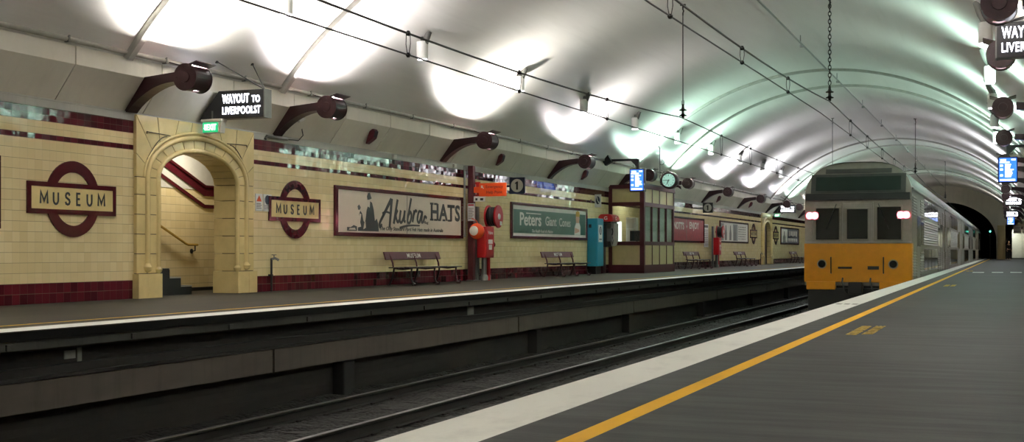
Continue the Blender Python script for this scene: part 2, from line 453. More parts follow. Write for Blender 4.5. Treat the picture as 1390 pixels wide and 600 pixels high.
# wall behind the viewer and the far bulkhead with the tunnel mouth
b = MB(); b.box(WL-2.3, WR+.4, Y0-.3, Y0, -1.7, 8); struct('wall_back', b, 'plaster')
b = MB()
hole = arc(-6.1, 1.9, 5.05, 3.8, PI, 0, 40)
vault_out = [(XC+(RV+.1)*math.sin(t0+(-2*t0)*i/40), ZC+(RV+.1)*math.cos(t0+(-2*t0)*i/40)) for i in range(41)]
for i in range(40):
    b.prism([hole[i], vault_out[i], vault_out[i+1], hole[i+1]], 'y', Y1, Y1+.5)
b.prism([(-13.9, -1.6), (hole[0][0], -1.6), hole[0], vault_out[0], (-13.9, 3.9)], 'y', Y1, Y1+.5)
b.prism([hole[-1], (hole[-1][0], -.2), (-.92, -.2), (-.92, 3.2), (WR+.3, 3.2), (WR+.3, 4.1), vault_out[-1]], 'y', Y1, Y1+.5)
struct('wall_end', b, 'panel')
b = MB()
path = [(p[0], p[1]) for p in arc(-6.1, 1.9, 5.05, 3.8, PI, 0, 40)]
outer = [(p[0], p[1]) for p in arc(-6.1, 1.9, 5.4, 4.15, 0, PI, 40)]
b.prism([(-11.15, -1.5)] + path + [(-1.05, -1.5), (-.7, -1.5)] + outer + [(-11.5, -1.5)], 'y', Y1+.5, Y1+45)
struct('wall_tunnel', b, 'dirty')
b = MB(); b.box(-12, 0, Y1+45, Y1+45.3, -1.6, 7); struct('wall_tunnel_end', b, 'dirty')
b = MB(); b.box(-.95, -.22, Y1-.5, Y1+.1, 0, 3.35); struct('trim_20', b, 'creampaint', bevel=.03)
b = MB(); b.box(.40, WR, Y1+4, Y1+4.2, .12, 3.0); struct('wall_far_white', b, 'plaster')
b = MB(); b.box(-.95, WR+.3, Y1+14, Y1+14.3, 0, 3.3); b.box(-.95, WR, Y1+3.98, Y1+4.02, 0, .12); b.box(-.92, -.7, Y1+.5, Y1+14, 0, 3.3); b.box(-1, WR+.3, Y1+.5, Y1+14, 3.2, 3.4); struct('wall_far_dark', b, 'dirty')

# ------------------------------------------------------------------ archways
def archway(A, name, inner):
    """faience surround: jamb courses, voussoirs, spandrel blocks and roll mouldings, dark joints behind"""
    xf, xb = WL+.07, WL-(.17 if inner else .45)
    hw, sp, rise, top, full = 1.17, 2.06, .53, 3.11, 1.76
    g = .006
    b = MB()
    def ell(a, h, t): return (A + a*math.cos(t), sp + h*math.sin(t))
    n = 13
    for i in range(n):                                     # voussoirs
        ta, tb = PI*i/n + .006, PI*(i+1)/n - .006
        poly = [ell(hw, rise, ta+(tb-ta)*k/4) for k in range(5)] + [ell(hw+.30, rise+.24, tb-(tb-ta)*k/4) for k in range(5)]
        b.prism(poly, 'x', xb, xf)
    def rect(t):                                           # ray from the springing centre to the block's outline
        c, s_ = math.cos(t), max(math.sin(t), 1e-6)
        k = min(full/abs(c) if abs(c) > 1e-6 else 1e9, (top-sp)/s_)
        return (A+c*k, sp+s_*k)
    corner = math.atan2(top-sp, full)
    cuts = sorted([0, .22, corner*.99, .72, 1.05, 1.38, PI/2+.19, PI-1.05, PI-.72, PI-corner*.99, PI-.22, PI])
    for ta, tb in zip(cuts, cuts[1:]):                     # spandrel
        ta += .004; tb -= .004
        o = [ell(hw+.31, rise+.25, tb-(tb-ta)*k/4) for k in range(5)]
        r = [rect(ta), rect(tb)]
        b.prism(r + o, 'x', WL-.3, xf-.005)
    z = .42
    k = 0
    while z < sp-.05:                                      # jamb courses
        z2 = min(z+.335, sp)
        if sp-z2 < .12: z2 = sp
        for sg in (-1, 1):
            e = sorted((A+sg*hw, A+sg*(hw+.30))); b.box(xb, xf, e[0]+g, e[1]-g, z+g, z2-g)
            e = sorted((A+sg*(hw+.31), A+sg*full)); b.box(WL-.3, xf-.005, e[0]+g, e[1]-g, z+g, z2-g)
        z = z2; k += 1
    for sg in (-1, 1):                                     # plinths
        e = sorted((A+sg*(hw-.03), A+sg*(hw+.33))); b.box(xb, xf+.06, e[0], e[1]-g, 0, .415)
        e = sorted((A+sg*(hw+.335), A+sg*(full+.02))); b.box(WL-.3, xf+.06, e[0], e[1], 0, .415)
    d = struct(name, b, 'cream', bevel=.006)
    b = MB()
    for a, h, r, drop in ((hw+.02, rise+.02, .045, .43), (hw+.31, rise+.25, .05, .55), (hw+.40, rise+.33, .028, sp)):
        pts = [(xf, ell(a, h, PI*k/32)[0], ell(a, h, PI*k/32)[1]) for k in range(33)]
        if drop < sp: pts = [(xf, A+a, drop)] + pts + [(xf, A-a, drop)]
        b.tube(pts, r, 10)
    for sg in (-1, 1):
        b.lathe([(.02, -.06), (.07, -.03), (.09, .03), (.05, .09), (.045, .11)], (xf, A+sg*(hw+.31), .50), 'z', 12)
        b.lathe([(.02, -.06), (.06, -.03), (.075, .02), (.045, .06)], (xf, A+sg*(hw+.02), .47), 'z', 12)
    b.build('roll_moulding', 'cream', d, smooth=True)
    b = MB()                                               # joint bed behind the blocks and incised spandrel lines
    bed = [(A+full-.02, 0), (A+full-.02, top-.01), (A-full+.02, top-.01), (A-full+.02, 0)]
    for i in range(26):
        ta, tb = PI*i/26, PI*(i+1)/26
        q = [(A+(p[0]-A)*.985, sp+(p[1]-sp)*.985) for p in (rect(ta), rect(tb))]
        b.prism([ell(hw+.012, rise+.012, ta), q[0], q[1], ell(hw+.012, rise+.012, tb)], 'x', max(xb+.01, WL-.44), xf-.012)
    for sg in (-1, 1):
        e = sorted((A+sg*(hw+.03), A+sg*(full-.02))); b.box(WL-.28, xf-.012, e[0], e[1], 0, sp)
        y1, y2 = A+sg*1.50, A+sg*.86
        crv = [(xf+.004, A+sg*(1.50-.55*k/8), 2.36+.44*math.sin(k/8*PI/2)) for k in range(9)]
        b.tube(crv, .008, 6); b.tube([(xf+.004, y1, 2.84), (xf+.004, y2, 2.82)], .008, 6); b.tube([(xf+.004, y1, 2.84), (xf+.004, y1-sg*.0, 2.80)], .008, 6)
    b.build('joint', 'creamdark', d)
    return d
archway(A1, 'door_1', 0); archway(A2, 'door_2', 1)
# passage with the stairs behind the first arch
XB = -15.3
b = MB(); b.box(XB-.2, XB, 12, 26, 0, 4.6); struct('wall_passage', b, 'tile2')
b = MB(); b.box(XB, WL-.3, 25.6, 26, 0, 4.6); b.box(XB, WL-.3, 12, 26, 3.0, 3.1); b.box(XB, WL-.3, 12, 12.2, 0, 4.6); b.box(XB, XB+.012, 12, 26, 2.05, 3.05); struct('ceiling_passage', b, 'plaster')
def slope(y, zlow): return zlow + max(0, 21.38-y)*.40
b = MB()
for lo, hi in ((1.93, 2.14), (1.68, 1.755)):
    ys = [25.6, 21.38, 15]
    b.prism([(y, slope(y, lo)) for y in ys] + [(y, slope(y, hi)) for y in reversed(ys)], 'x', XB, XB+.035)
b.tube([(XB+.04, 25.6, 2.12), (XB+.04, 21.38, 2.12), (XB+.04, 15, slope(15, 2.12))], .035, 8)
struct('trim_21', b, 'maroontile')
b = MB(); b.prism([(y, slope(y, 2.12)) for y in (25.6, 21.38, 15)] + [(15, 4.9), (25.6, 4.9)], 'x', XB, XB+.02); struct('trim_22', b, 'plaster')
b = MB(); b.box(XB, XB+.03, 20.85, 25.6, 0, .07); struct('baseboard_passage', b, 'black')
b = MB()
for k in range(9): b.box(XB+.002, WL-.46, 19.42-.33*(k+1)-.02, 19.42-.33*k, 0, .165*(k+1)-.004*k)
st = struct('stairs', b, 'stepblack')
b = MB()
for k in range(9): b.box(XB+.02, WL-.455, 19.42-.33*k-.015, 19.42-.33*k+.004, .165*(k+1)-.022-.004*k, .165*(k+1)+.003-.004*k)
b.build('nosing', 'offwhite', st)
b = MB()
for k in (0, 1): b.box(WL-.462, WL-.455, 19.42-.33*(k+1), 19.42-.33*k, .165*(k+1)-.020-.004*k, .165*(k+1)-.002-.004*k)
b.build('tread_edge', 'offwhite', st)
h = thing('handrail', 'brass handrail on the passage wall beside the black stairs', 'handrail', (XB, 20.75, 0))
b = MB(); b.tube([(.09, .30, .93), (.09, 0, .93), (.09, -.08, .95), (.09, -3.0, .95+2.92*.42)], .024, 10); b.build('rail', 'brass', h, smooth=True)
b = MB(); b.lathe([(.05, 0), (.05, .012), (.02, .02)], (0, .22, .80), 'x', 12); b.tube([(.015, .22, .80), (.09, .22, .81), (.09, .22, .91)], .013, 8); b.build('bracket', 'black', h, smooth=True)
area_light('passage_light', None, (-14.7, 20.3, 2.95), (0, 0, 0), .25, 1.2, 5.5, (1.0, .92, .78))
# second archway: closed brown door
b = MB(); b.box(WL-.26, WL-.19, A2-1.2, A2+1.2, 0, 2.7)
for i in range(6): b.box(WL-.19, WL-.175, A2-1.12+.38*i, A2-1.12+.38*i+.34, .06, 2.62)
struct('door_3', b, 'door')

# ================================================================== TRACKS
def rail(x, label):
    t = thing('rail', label, 'rail', (x, 0, ZR), 0, None)
    b = MB(); b.box(-.035, .035, Y0, 170, -.035, 0); b.build('rail_head', 'steel', t, bevel=.006)
    b = MB(); b.prism([(-.07, -.16), (.07, -.16), (.07, -.148), (.01, -.13), (.01, -.035), (-.01, -.035), (-.01, -.13), (-.07, -.148)], 'y', Y0, 170); b.build('rail_web', 'rust', t)
rail(-8.58, 'shiny rail of the empty track, nearer the far platform face')
rail(-7.14, 'dark rail of the empty track, nearer the train and camera')
rail(-4.84, 'rail under the left wheels of the departing train')
rail(-3.40, 'rail beside the near platform edge, under the train')
b = MB(); b.box(-1.25, 1.25, -.12, .12, -.13, 0)
for sx in (-.72, .72): b.box(sx-.16, sx+.16, -.08, .08, 0, .012); b.box(sx-.13, sx-.09, -.04, .04, .012, .04); b.box(sx+.09, sx+.13, -.04, .04, .012, .04)
s0 = b.build('sleeper', 'sleeper', bevel=.01, loc=(-7.86, 6, ZR-.176))
tag(s0, 'dark timber sleeper lying under the rails of the empty track', 'sleeper', 'sleepers of the empty track')
for k in range(1, 88):
    o = s0.copy(); C.objects.link(o); o.location = (-7.86+random.uniform(-.03, .03), 6+.66*k+random.uniform(-.03, .03), ZR-.176)

# ================================================================== BRACKET LAMPS
def bracket_lamp(X, Y, z, side, label, col, power, rot=0.0):
    t = thing('bracket_lamp', label, 'lamp', (X, Y, z), rot, 'maroon lamps on the %s wall' % side)
    b = MB()
    low = [(.10 + .96*k/10, .0 + .46*math.sin(PI/2*(k/10)**.85)) for k in range(11)]
    b.prism([(-.02, .0), (.36, .56), (1.06, .62)] + low[::-1], 'y', -.07, .07)
    b.build('bracket_arm', 'darkmaroon', t, bevel=.008)
    b = MB()
    pth = []
    for k in range(11):
        a = low[max(k-1, 0)]; c = low[min(k+1, 10)]; d = Vector((c[0]-a[0], 0, c[1]-a[1])).normalized()
        pth.append(((low[k][0], 0, low[k][1]), (-d.z, 0, d.x), (0, 1, 0)))
    b.sweep(pth, [(-.012, -.13), (.022, -.13), (.022, .13), (-.012, .13)]); b.build('bracket_flange', 'darkmaroon', t)
    cx, cz, r = 1.33, .50, .215
    b = MB()                                               # open-topped drum with a slot below
    prof = []
    ang = [math.radians(60 - 300*k/28) for k in range(29)]
    for a0_, a1_ in zip(ang, ang[1:]):
        am = math.degrees((a0_+a1_)/2)
        quad = [(cx+r*math.cos(a0_), cz+r*math.sin(a0_)), (cx+r*math.cos(a1_), cz+r*math.sin(a1_)),
                (cx+(r-.012)*math.cos(a1_), cz+(r-.012)*math.sin(a1_)), (cx+(r-.012)*math.cos(a0_), cz+(r-.012)*math.sin(a0_))]
        if -108 < am < -72:
            b.prism(quad, 'y', -.21, -.06); b.prism(quad, 'y', .06, .21)
        else: b.prism(quad, 'y', -.21, .21)
    b.build('lamp_drum', 'darkmaroon', t, smooth=True)
    for sy in (-1, 1):
        b = MB(); b.lathe([(r+.008, -.012), (r+.008, .012)], (cx, sy*.212, cz), 'y', 32)
        b.lathe([(.10, -.016), (.09, .016)] if sy > 0 else [(.09, -.016), (.10, .016)], (cx, sy*.222, cz), 'y', 20)
        for k in range(8): b.lathe([(.012, -.018), (.012, .018)], (cx+.165*math.cos(PI*k/4), sy*.216, cz+.165*math.sin(PI*k/4)), 'y', 6)
        b.build('end_plate', 'endplate', t, smooth=True)
    for sx in (-1, 1):                                     # flared flaps beside the upward opening
        b = MB(); p0 = (cx+sx*.105, cz+.187); p1 = (cx+sx*.27, cz+.235)
        b.prism([p0, p1, (p1[0]-sx*.006, p1[1]+.014), (p0[0]-sx*.006, p0[1]+.014)], 'y', -.27, .27); b.build('flap', 'darkmaroon', t)
    b = MB(); b.lathe([(.055, -.10), (.07, 0), (.055, .10)], (cx, 0, cz-.13), 'y', 14); b.build('lamp_glow', 'glow', t, smooth=True)
    area_light('uplight', t, (cx, 0, cz+.115), (PI, math.radians(26), 0), .16, .34, power*1.35, col)
    return t
WARM, PINK, GREEN, VIOLET = (1.0, .95, .88), (1.0, .93, .93), (.66, 1.0, .84), (.93, .92, 1.0)
LEFT = [(-6.5, 'maroon bracket lamp on the left wall behind the viewer', WARM, 1.0),
 (.5, 'maroon bracket lamp on the left wall level with the viewer', WARM, 1.0),
 (8.6, 'maroon bracket lamp on the left wall left of the first poster frame', WARM, 1.0),
 (17.0, 'biggest maroon bracket lamp, on the left of the lit way out sign', WARM, 1.15),
 (21.5, 'maroon bracket lamp just right of the lit way out sign', PINK, 1.15),
 (29.4, 'maroon bracket lamp above the HATS end of the pale poster', WARM, 1.0),
 (37.5, 'maroon bracket lamp above the green poster', PINK, .8),
 (45.0, 'maroon bracket lamp behind the hanging blue screen and above the booth', GREEN, 1.3),
 (51.0, 'maroon bracket lamp just right of the hanging clock', GREEN, 1.3),
 (59.0, 'maroon bracket lamp above the far black number one sign', VIOLET, 1.1),
 (67.5, 'maroon bracket lamp above the grey far poster, left of the far arch', VIOLET, 1.1),
 (76.0, 'maroon bracket lamp just left of the far way out sign', VIOLET, 1.2),
 (80.9, 'small maroon bracket lamp just right of the far way out sign', GREEN, 1.1),
 (88.8, 'far maroon left wall lamp, first one hidden by the train', WARM, 1.0),
 (97.2, 'far maroon left wall lamp, second one hidden by the train', WARM, 1.0),
 (105.4, 'far maroon left wall lamp, third one hidden by the train', GREEN, 1.0),
 (110.2, 'far maroon left wall lamp, fourth one hidden by the train', WARM, 1.0),
 (121, 'far maroon left wall lamp, last before the tunnel mouth', WARM, .8)]
for y, lab, col, k in LEFT: bracket_lamp(WL, y, 3.12, 'left', lab, col, UP_W*k)
RIGHT = [(-6.5, 'maroon bracket lamp on the right wall behind the viewer', WARM, 1.0),
 (.5, 'maroon bracket lamp on the right wall level with the viewer', WARM, 1.0),
 (8.6, 'maroon bracket lamp over the near platform, outside the view', WARM, 1.0),
 (17.0, 'largest right-hand lamp, cut by the top edge above the way out sign', PINK, 1.15),
 (21.3, 'right-hand maroon lamp partly behind the nearest way out sign', WARM, 1.0),
 (29.2, 'right-hand maroon lamp, first below the nearest way out sign', GREEN, .9),
 (37.0, 'right-hand maroon lamp just above the large blue screen', GREEN, .9),
 (46.2, 'right-hand maroon lamp just below the large blue screen', GREEN, 1.1),
 (51.0, 'right-hand maroon lamp second below the large blue screen', GREEN, 1.1),
 (59.0, 'right-hand maroon lamp third below the large blue screen', VIOLET, 1.1),
 (67.5, 'right-hand maroon lamp beside the upper far way out sign', VIOLET, 1.1),
 (76.0, 'right-hand maroon lamp behind the upper far way out sign', VIOLET, 1.2),
 (80.9, 'right-hand maroon lamp just past the upper far way out sign', GREEN, 1.2),
 (88.8, 'right-hand maroon lamp between the two far way out signs', VIOLET, 1.0),
 (97.2, 'tiny right-hand lamp just before the lower far way out sign', VIOLET, 1.0),
 (105.4, 'tiny right-hand lamp above the small far blue screen', GREEN, 1.0),
 (110.2, 'tiny right-hand lamp just behind the small far blue screen', VIOLET, 1.0),
 (121, 'tiny right-hand lamp nearest the tunnel end', WARM, .8)]
for y, lab, col, k in RIGHT: bracket_lamp(1.23, y, 3.42, 'right', lab, col, UP_W*k, PI)

# white cylinder downlights hung under the vault
def downlight(X, Y, lab, grp, sgn, zb):
    t = thing('downlight', lab, 'ceiling light', (X, Y, zb), 0, grp)
    b = MB(); b.lathe([(.10, -.02), (.125, 0), (.125, .36), (.118, .365)], (0, 0, 0), 'z', 20); b.build('cylinder', 'white', t, smooth=True)
    b = MB(); zt = vz(X) - zb
    dx = -sgn*.16
    b.tube([(0, 0, .36), (0, 0, .42), (dx*.5, 0, min(.56, zt-.1)), (dx, 0, vz(X+dx)-zb)], [.10, .09, .075, .07], 10); b.build('elbow', 'greymetal', t, smooth=True)
    b = MB(); b.lathe([(.10, -.028), (.10, -.022)], (0, 0, 0), 'z', 16); b.build('lens', 'glow', t)
    spot_light('downlight_beam', t, (0, 0, -.05), (0, 0, 0), SPOT_W, (1, .95, .88), math.radians(95), .8, .08)
names = ['above the left wall, cut by the top edge of the photo', 'second from the left, above the lamp by the round sign', 'third from the left, right of the first wire dropper', 'fourth from the left, beside the second wire dropper', 'fifth from the left, above the hanging blue screen', 'sixth from the left, above the hanging clock', 'seventh from the left, above the clock lamp', 'eighth from the left, above the far number one sign', 'ninth from the left, above the far grey poster', 'tenth from the left, above the far arch']
SY = (18.9, 24.4, 30.2, 35.5, 41.0, 46.9, 52.7, 58.8, 64.75, 70.4)
for y, nme in zip(SY, names): downlight(-11.8, y, 'white cylinder downlight ' + nme, 'downlights along the left of the vault', -1, 4.98)
for y in (1.6, 7.4, 13.1): downlight(-11.8, y, 'white cylinder downlight %s, left of the view' % {1.6: 'level with the viewer', 7.4: 'far outside', 13.1: 'just outside'}[y], 'downlights along the left of the vault', -1, 4.98)
for y, nme in ((24.4, 'behind the nearest way out sign'), (30.2, 'just under the nearest way out sign'), (35.5, 'above the first lamp under the sign'), (41.0, 'just above the large blue screen'), (47, 'behind the large blue screen')):
    downlight(-.38, y, 'white cylinder downlight at the right, ' + nme, 'downlights along the right of the vault', 1, 4.62)
for y in (1.6, 13.1): downlight(-.38, y, 'white cylinder downlight over the near platform, ' + ('beside the viewer' if y < 5 else 'above the view'), 'downlights along the right of the vault', 1, 4.62)

# ================================================================== CONDUITS UNDER THE VAULT
t = thing('conduit', 'long grey conduit clipped along the foot of the vault, left side', 'pipe', (-13.24, 0, 4.02))
b = MB(); b.tube([(0, y, 0) for y in range(-11, 133, 12)], .045, 10); b.build('pipe', 'pipe', t, smooth=True)
b = MB(); b.tube([(.03, y, .11 + .012*math.sin(y)) for y in range(-11, 132, 2)], .014, 6); b.build('cable', 'black', t, smooth=True)
for k in range(38):
    y = 8.0 + 2.35*k
    b = MB(); b.box(-.06, .05, y-.02, y+.02, -.055, .06); b.box(.01, .05, y-.015, y+.015, .05, .17); b.box(.0, .07, y-.05, y+.05, .09, .115); b.build('clip', 'greymetal', t)
t = thing('ceiling_conduit', 'thin conduit hung along the crown of the vault', 'pipe', (-5.85, 0, 7.13))
b = MB(); b.tube([(0, y, 0) for y in (0, 30, 60, 90, 131)], .028, 8); b.build('pipe', 'galv', t, smooth=True)
for k in range(12):
    y = 12.3+8.7*k
    b = MB(); b.tube([(0, y, 0), (0, y, .23)], .015, 6); b.lathe([(.06, -.10), (.07, -.04), (.03, 0)], (.0, y+.25, 0), 'z', 10); b.build('hanger', 'galv', t)

# ================================================================== OVERHEAD WIRES
def wires(name, x, lab, mess, cont, drops):
    t = thing(name, lab, 'wire', (x, 0, 0))
    ys = [i*1.5-9 for i in range(118)]
    b = MB(); b.tube([(0, y, mess(y)) for y in ys], .017, 6); b.build('messenger_wire', 'wire', t, smooth=True)
    b = MB(); b.tube([(0, y, cont(y)) for y in ys], .013, 6); b.build('contact_wire', 'wire', t, smooth=True)
    for y in drops:
        b = MB(); m, c = mess(y), cont(y)
        b.tube([(-.03, y, m), (-.035, y, (m+c)/2), (-.012, y, c)], .006, 5); b.tube([(.03, y, m), (.035, y, (m+c)/2), (.012, y, c)], .006, 5)
        b.lathe([(.02, -.03), (.04, 0), (.02, .04)], (0, y, m), 'z', 8); b.lathe([(.02, -.035), (.04, 0), (.02, .03)], (0, y, c), 'z', 8); b.build('dropper', 'wire', t)
def sag(y, top, dip):
    ph = ((y-31.7)/30.6) % 1.0
    return top - dip*4*ph*(1-ph)
mF = lambda y: sag(y, 4.27, .40 if y < 31.7 else .12); cF = lambda y: 3.57 + .10*min(1, max(0, (y-20)/20))
mN = lambda y: sag(y, 4.52, .38 if y < 31.7 else .14); cN = lambda y: 3.86 + .20*min(1, max(0, (y-15)/15))
wires('overhead_wire', -7.86, 'paired overhead wires above the empty track by the far platform', mF, cF, [6.2, 11, 15.8, 20.1, 25.2, 36.5, 41, 46, 51, 56])
wires('overhead_wire', -4.10, 'paired overhead wires above the train on the near track', mN, cN, [10.7, 15.9, 20.65, 25.3, 36, 40.5, 45.5, 50.5, 55.5])
def hanger(X, Y, zlow, lab, chain):
    t = thing('wire_hanger', lab, 'hanger', (X, Y, zlow), 0, 'hangers holding the overhead wires')
    H = vz(X) - zlow
    b = MB()
    for zz in (.10, .24): b.lathe([(.03, zz-.035), (.095, zz-.03), (.10, zz-.012), (.045, zz+.02), (.03, zz+.06)], (0, 0, 0), 'z', 14)
    b.lathe([(.03, .0), (.04, .03), (.03, .36), (.015, .38)], (0, 0, 0), 'z', 10); b.build('insulator', 'insul', t, smooth=True)
    b = MB()
    if chain:
        z = .40; k = 0
        while z < H-.06:
            pts = []
            for i in range(11):
                a = 2*PI*i/10; u = .035*math.cos(a); v = .062*math.sin(a)
                pts.append((u, 0, z+.05+v) if k % 2 == 0 else (0, u, z+.05+v))
            b.tube(pts, .011, 5, cap=False); z += .095; k += 1
        b.build('chain', 'wire', t, smooth=True)
    else:
        b.tube([(0, 0, .38), (0, 0, H-.25)], .014, 6); b.tube([(-.03, 0, .36), (-.03, 0, .47), (.03, 0, .47), (.03, 0, .36)], .008, 5); b.build('rod', 'wire', t)
    b = MB(); b.lathe([(.08, H-.02), (.08, H+.02)], (0, 0, 0), 'z', 10); b.tube([(0, 0, H), (0, 0, H-.12), (.02, 0, H-.16), (0, 0, H-.22), (0, 0, H-.28)], .02, 6); b.build('ceiling_hook', 'wire', t)
hanger(-7.86, 31.8, 4.25, 'straight rod hanger with insulator, nearest, over the empty track', False)
hanger(-4.10, 31.6, 4.52, 'long chain hanger with insulator, nearest, over the near track', True)
hanger(-7.86, 61.6, 4.26, 'thin rod hanger directly above the train front', False)
hanger(-4.10, 62.4, 4.52, 'rod hanger with insulator above the right side of the train roof', False)
hanger(-4.10, 93.0, 4.52, 'smallest rod hanger, before the tunnel mouth', False)

# ================================================================== HANGING SIGNS AND SCREENS
def way_out(X, Y, z, mir, label, full=True):
    t = thing('way_out_sign', label, 'sign', (X, Y, z), -PI/2, 'illuminated way out signs')
    s = -1 if mir else 1
    def P(y): return y*s
    b = MB(); b.prism([(P(0), 0), (P(1.37), 0), (P(1.37), .50), (P(.42), .50)], 'x', -.22, 0); b.build('sign_box', 'black', t, bevel=.006)
    b = MB(); e = sorted((P(1.365), P(1.385))); b.box(-.225, .005, e[0], e[1], -.005, .505); b.build('end_cap', 'greymetal', t)
    y0 = .50 if not mir else -1.30
    b = MB(); b.text('WAYOUT', y0, .27, .56, .165, .004, .012, 0, 1.08); b.text('TO', y0+.62, .27, .17, .125, .004, .012, 0, 1.1)
    b.text('LIVERPOOLST', y0, .075, .80, .135, .004, .010, 0, 1.08); b.build('lettering', 'signglow', t)
    # stay rods up to the vault
    b = MB()
    for (ex, ey) in (((-.05, .15)), ((-.35, -.75))) if not mir else ():
        pass
    end = P(1.34)
    for dy, du in ((-.2, .52), (.8, .60)):
        xx = X + s*du; zz = vz(xx) - z
        b.tube([(-.11, end-s*.02, .50), (-dy, s*du, zz)], .010, 6); b.lathe([(.03, -.03), (.03, .01)], (-dy, s*du, zz), 'z', 8)
    b.build('stay_rod', 'black', t)
    return t
way_out(-13.62, 18.9, 3.18, False, 'illuminated way out sign above the green exit sign at the first arch')
way_out(-13.62, 78.3, 3.18, False, 'small distant illuminated way out sign above the far arch')
way_out(1.22, 18.9, 3.53, True, 'large illuminated way out sign cut by the right edge of the photo')
way_out(1.22, 76.5, 3.40, True, 'upper of the two distant glowing way out signs at the right')
way_out(1.22, 103, 3.40, True, 'lower of the two distant glowing way out signs at the right')
def exit_sign(X, Y, z, lab):
    t = thing('exit_sign', lab, 'sign', (X, Y, z), -PI/2, 'green exit signs')
    b = MB(); b.box(-.16, .02, -.02, .42, .20, .25); b.prism([(.0, .0), (.38, .0), (.41, .2), (.0, .2)], 'x', -.14, .0); b.build('sign_housing', 'offwhite', t, bevel=.006)
    b = MB(); b.box(.0, .008, .01, .33, .015, .19); b.build('green_face', 'exitgreen', t)
    b = MB(); b.text('EXIT', .10, .05, .20, .11, .008, .02); b.prism([(.045, .155), (.085, .155), (.085, .09), (.10, .09), (.065, .045), (.03, .09), (.045, .09)], 'x', .008, .012); b.build('lettering', 'exitwhite', t)
    b = MB(); b.box(-.06, -.03, .17, .20, .25, .40); b.build('hanger', 'greymetal', t)
exit_sign(-13.52, 18.86, 2.93, 'green lit exit sign hanging over the first arch')
exit_sign(-13.52, 78.25, 2.93, 'distant green exit sign over the far arch')

def screen(X, Y, z, w_, h_, lab, sgn, arm):
    t = thing('information_screen', lab, 'screen', (X, Y, z), -PI/2 + .0, 'blue hanging information screens')
    b = MB(); b.box(-.26, 0, -w_/2-.035, w_/2+.035, -.04, h_+.04); b.build('casing', 'black', t, bevel=.015)
    b = MB(); b.box(-.02, .004, -w_/2, w_/2, 0, h_); b.build('display', 'screen', t)
    b = MB(); yl = -w_/2
    b.box(.004, .007, yl+.04, yl+.20, h_-.09, h_-.035); b.box(.004, .007, w_/2-.15, w_/2-.03, h_-.075, h_-.03)
    b.box(.004, .007, yl+.02, yl+.30, h_-.15, h_-.11)
    random.seed(int(Y))
    for k in range(8): b.box(.004, .007, yl+.17, yl+.17+random.uniform(.12, .26), h_-.22-.052*k, h_-.185-.052*k)
    for k in (0, 2, 5): b.box(.004, .007, yl+.03, yl+.11, h_-.26-.06*k, h_-.20-.06*k)
    b.box(.004, .007, yl+.03, w_/2-.04, .02, .075); b.build('display_text', 'screenwhite', t)
    b = MB()
    zt = 1.10; L = arm
    b.box(-.16, -.08, -.04, .04, h_+.03, zt); b.box(-.15, -.09, min(0, -sgn*L), max(0, -sgn*L), zt-.06, zt+.02)
    b.prism([(-.02*sgn*0-.04, zt-.06), (-sgn*.24, zt-.06), (-.04, zt-.26)] if sgn > 0 else [(.04, zt-.06), (.24, zt-.06), (.04, zt-.26)], 'x', -.15, -.09)
    b.build('support_arm', 'black', t)
    b = MB(); e = sorted((-sgn*(L-.12), -sgn*(L+.16))); b.box(-.22, -.02, e[0], e[1], zt-.16, zt+.20, Matrix.Rotation(sgn*.55, 3, 'X')); b.build('mounting_plate', 'black', t)
screen(-12.02, 42.0, 2.92, .46, .72, 'blue information screen hanging in front of the booth', 1, 1.12)
screen(.0, 41.0, 2.93, .50, .72, 'large blue information screen at the right edge of the photo', -1, .80)
screen(.22, 105.0, 2.9, .50, .72, 'small distant blue information screen low at the right', -1, .72)

# clock
t = thing('station_clock', 'round maroon station clock with pale green dial hanging beside the booth', 'clock', (-12.0, 46.5, 3.5), 0)
b = MB(); b.lathe([(.26, -.20), (.31, -.20), (.335, -.16), (.335, .16), (.31, .20), (.26, .20)], (0, 0, 0), 'y', 40); b.build('case', 'darkmaroon', t, smooth=True)
b = MB(); b.lathe([(.245, -.02), (.25, 0)], (0, -.19, 0), 'y', 40); b.build('dial', 'dial', t)
b = MB()
for k in range(12):
    a = PI*k/6; R3 = Matrix.Rotation(a, 3, 'Y'); L = .065 if k % 3 == 0 else .045
    b.box(-.011, .011, -.216, -.212, .225-L, .225, R3, (0, -.214, 0))
b.build('hour_marks', 'ink', t)
b = MB(); b.box(-.013, .013, -.222, -.218, -.04, .215, Matrix.Rotation(math.radians(-90), 3, 'Y'), (0, -.22, 0)); b.build('minute_hand', 'ink', t)
b = MB(); b.box(-.016, .016, -.228, -.224, -.03, .16, Matrix.Rotation(math.radians(202.5), 3, 'Y'), (0, -.226, 0)); b.lathe([(.025, -.234), (.025, -.22)], (0, 0, 0), 'y', 12); b.build('hour_hand', 'ink', t)
b = MB()
b.tube([(-.40, .1, -.10), (-.42, .1, .15), (-.42, .1, 1.25), (-.50, .1, 1.38), (-.48, .1, 1.48), (-.62, .1, 1.50), (-.72, .1, vz(-12.72)-3.5)], .017, 8)
b.tube([(-.42, .1, -.05), (-.3, .1, -.02), (-.2, .1, 0)], .02, 8)
for zz, s in ((.70, 1), (.28, 1)):
    b.tube([(-.42+.13*(1-k/14)*math.sin(k*.62)*1.0+.06*s, .1, zz+.13*(1-k/14)*math.cos(k*.62)) for k in range(12)], .011, 6)
b.tube([(-.42, .1, .0), (-.28, .1, .34), (-.1, .1, .36), (0, .1, .33)], .014, 6)
b.build('scroll_bracket', 'black', t, smooth=True)
b = MB(); b.prism([(-.42, -.12), (-.30, -.20), (.30, -.26), (.42, -.34), (.40, -.22), (.2, -.14)], 'y', .05, .16); b.build('lower_bracket', 'darkmaroon', t)

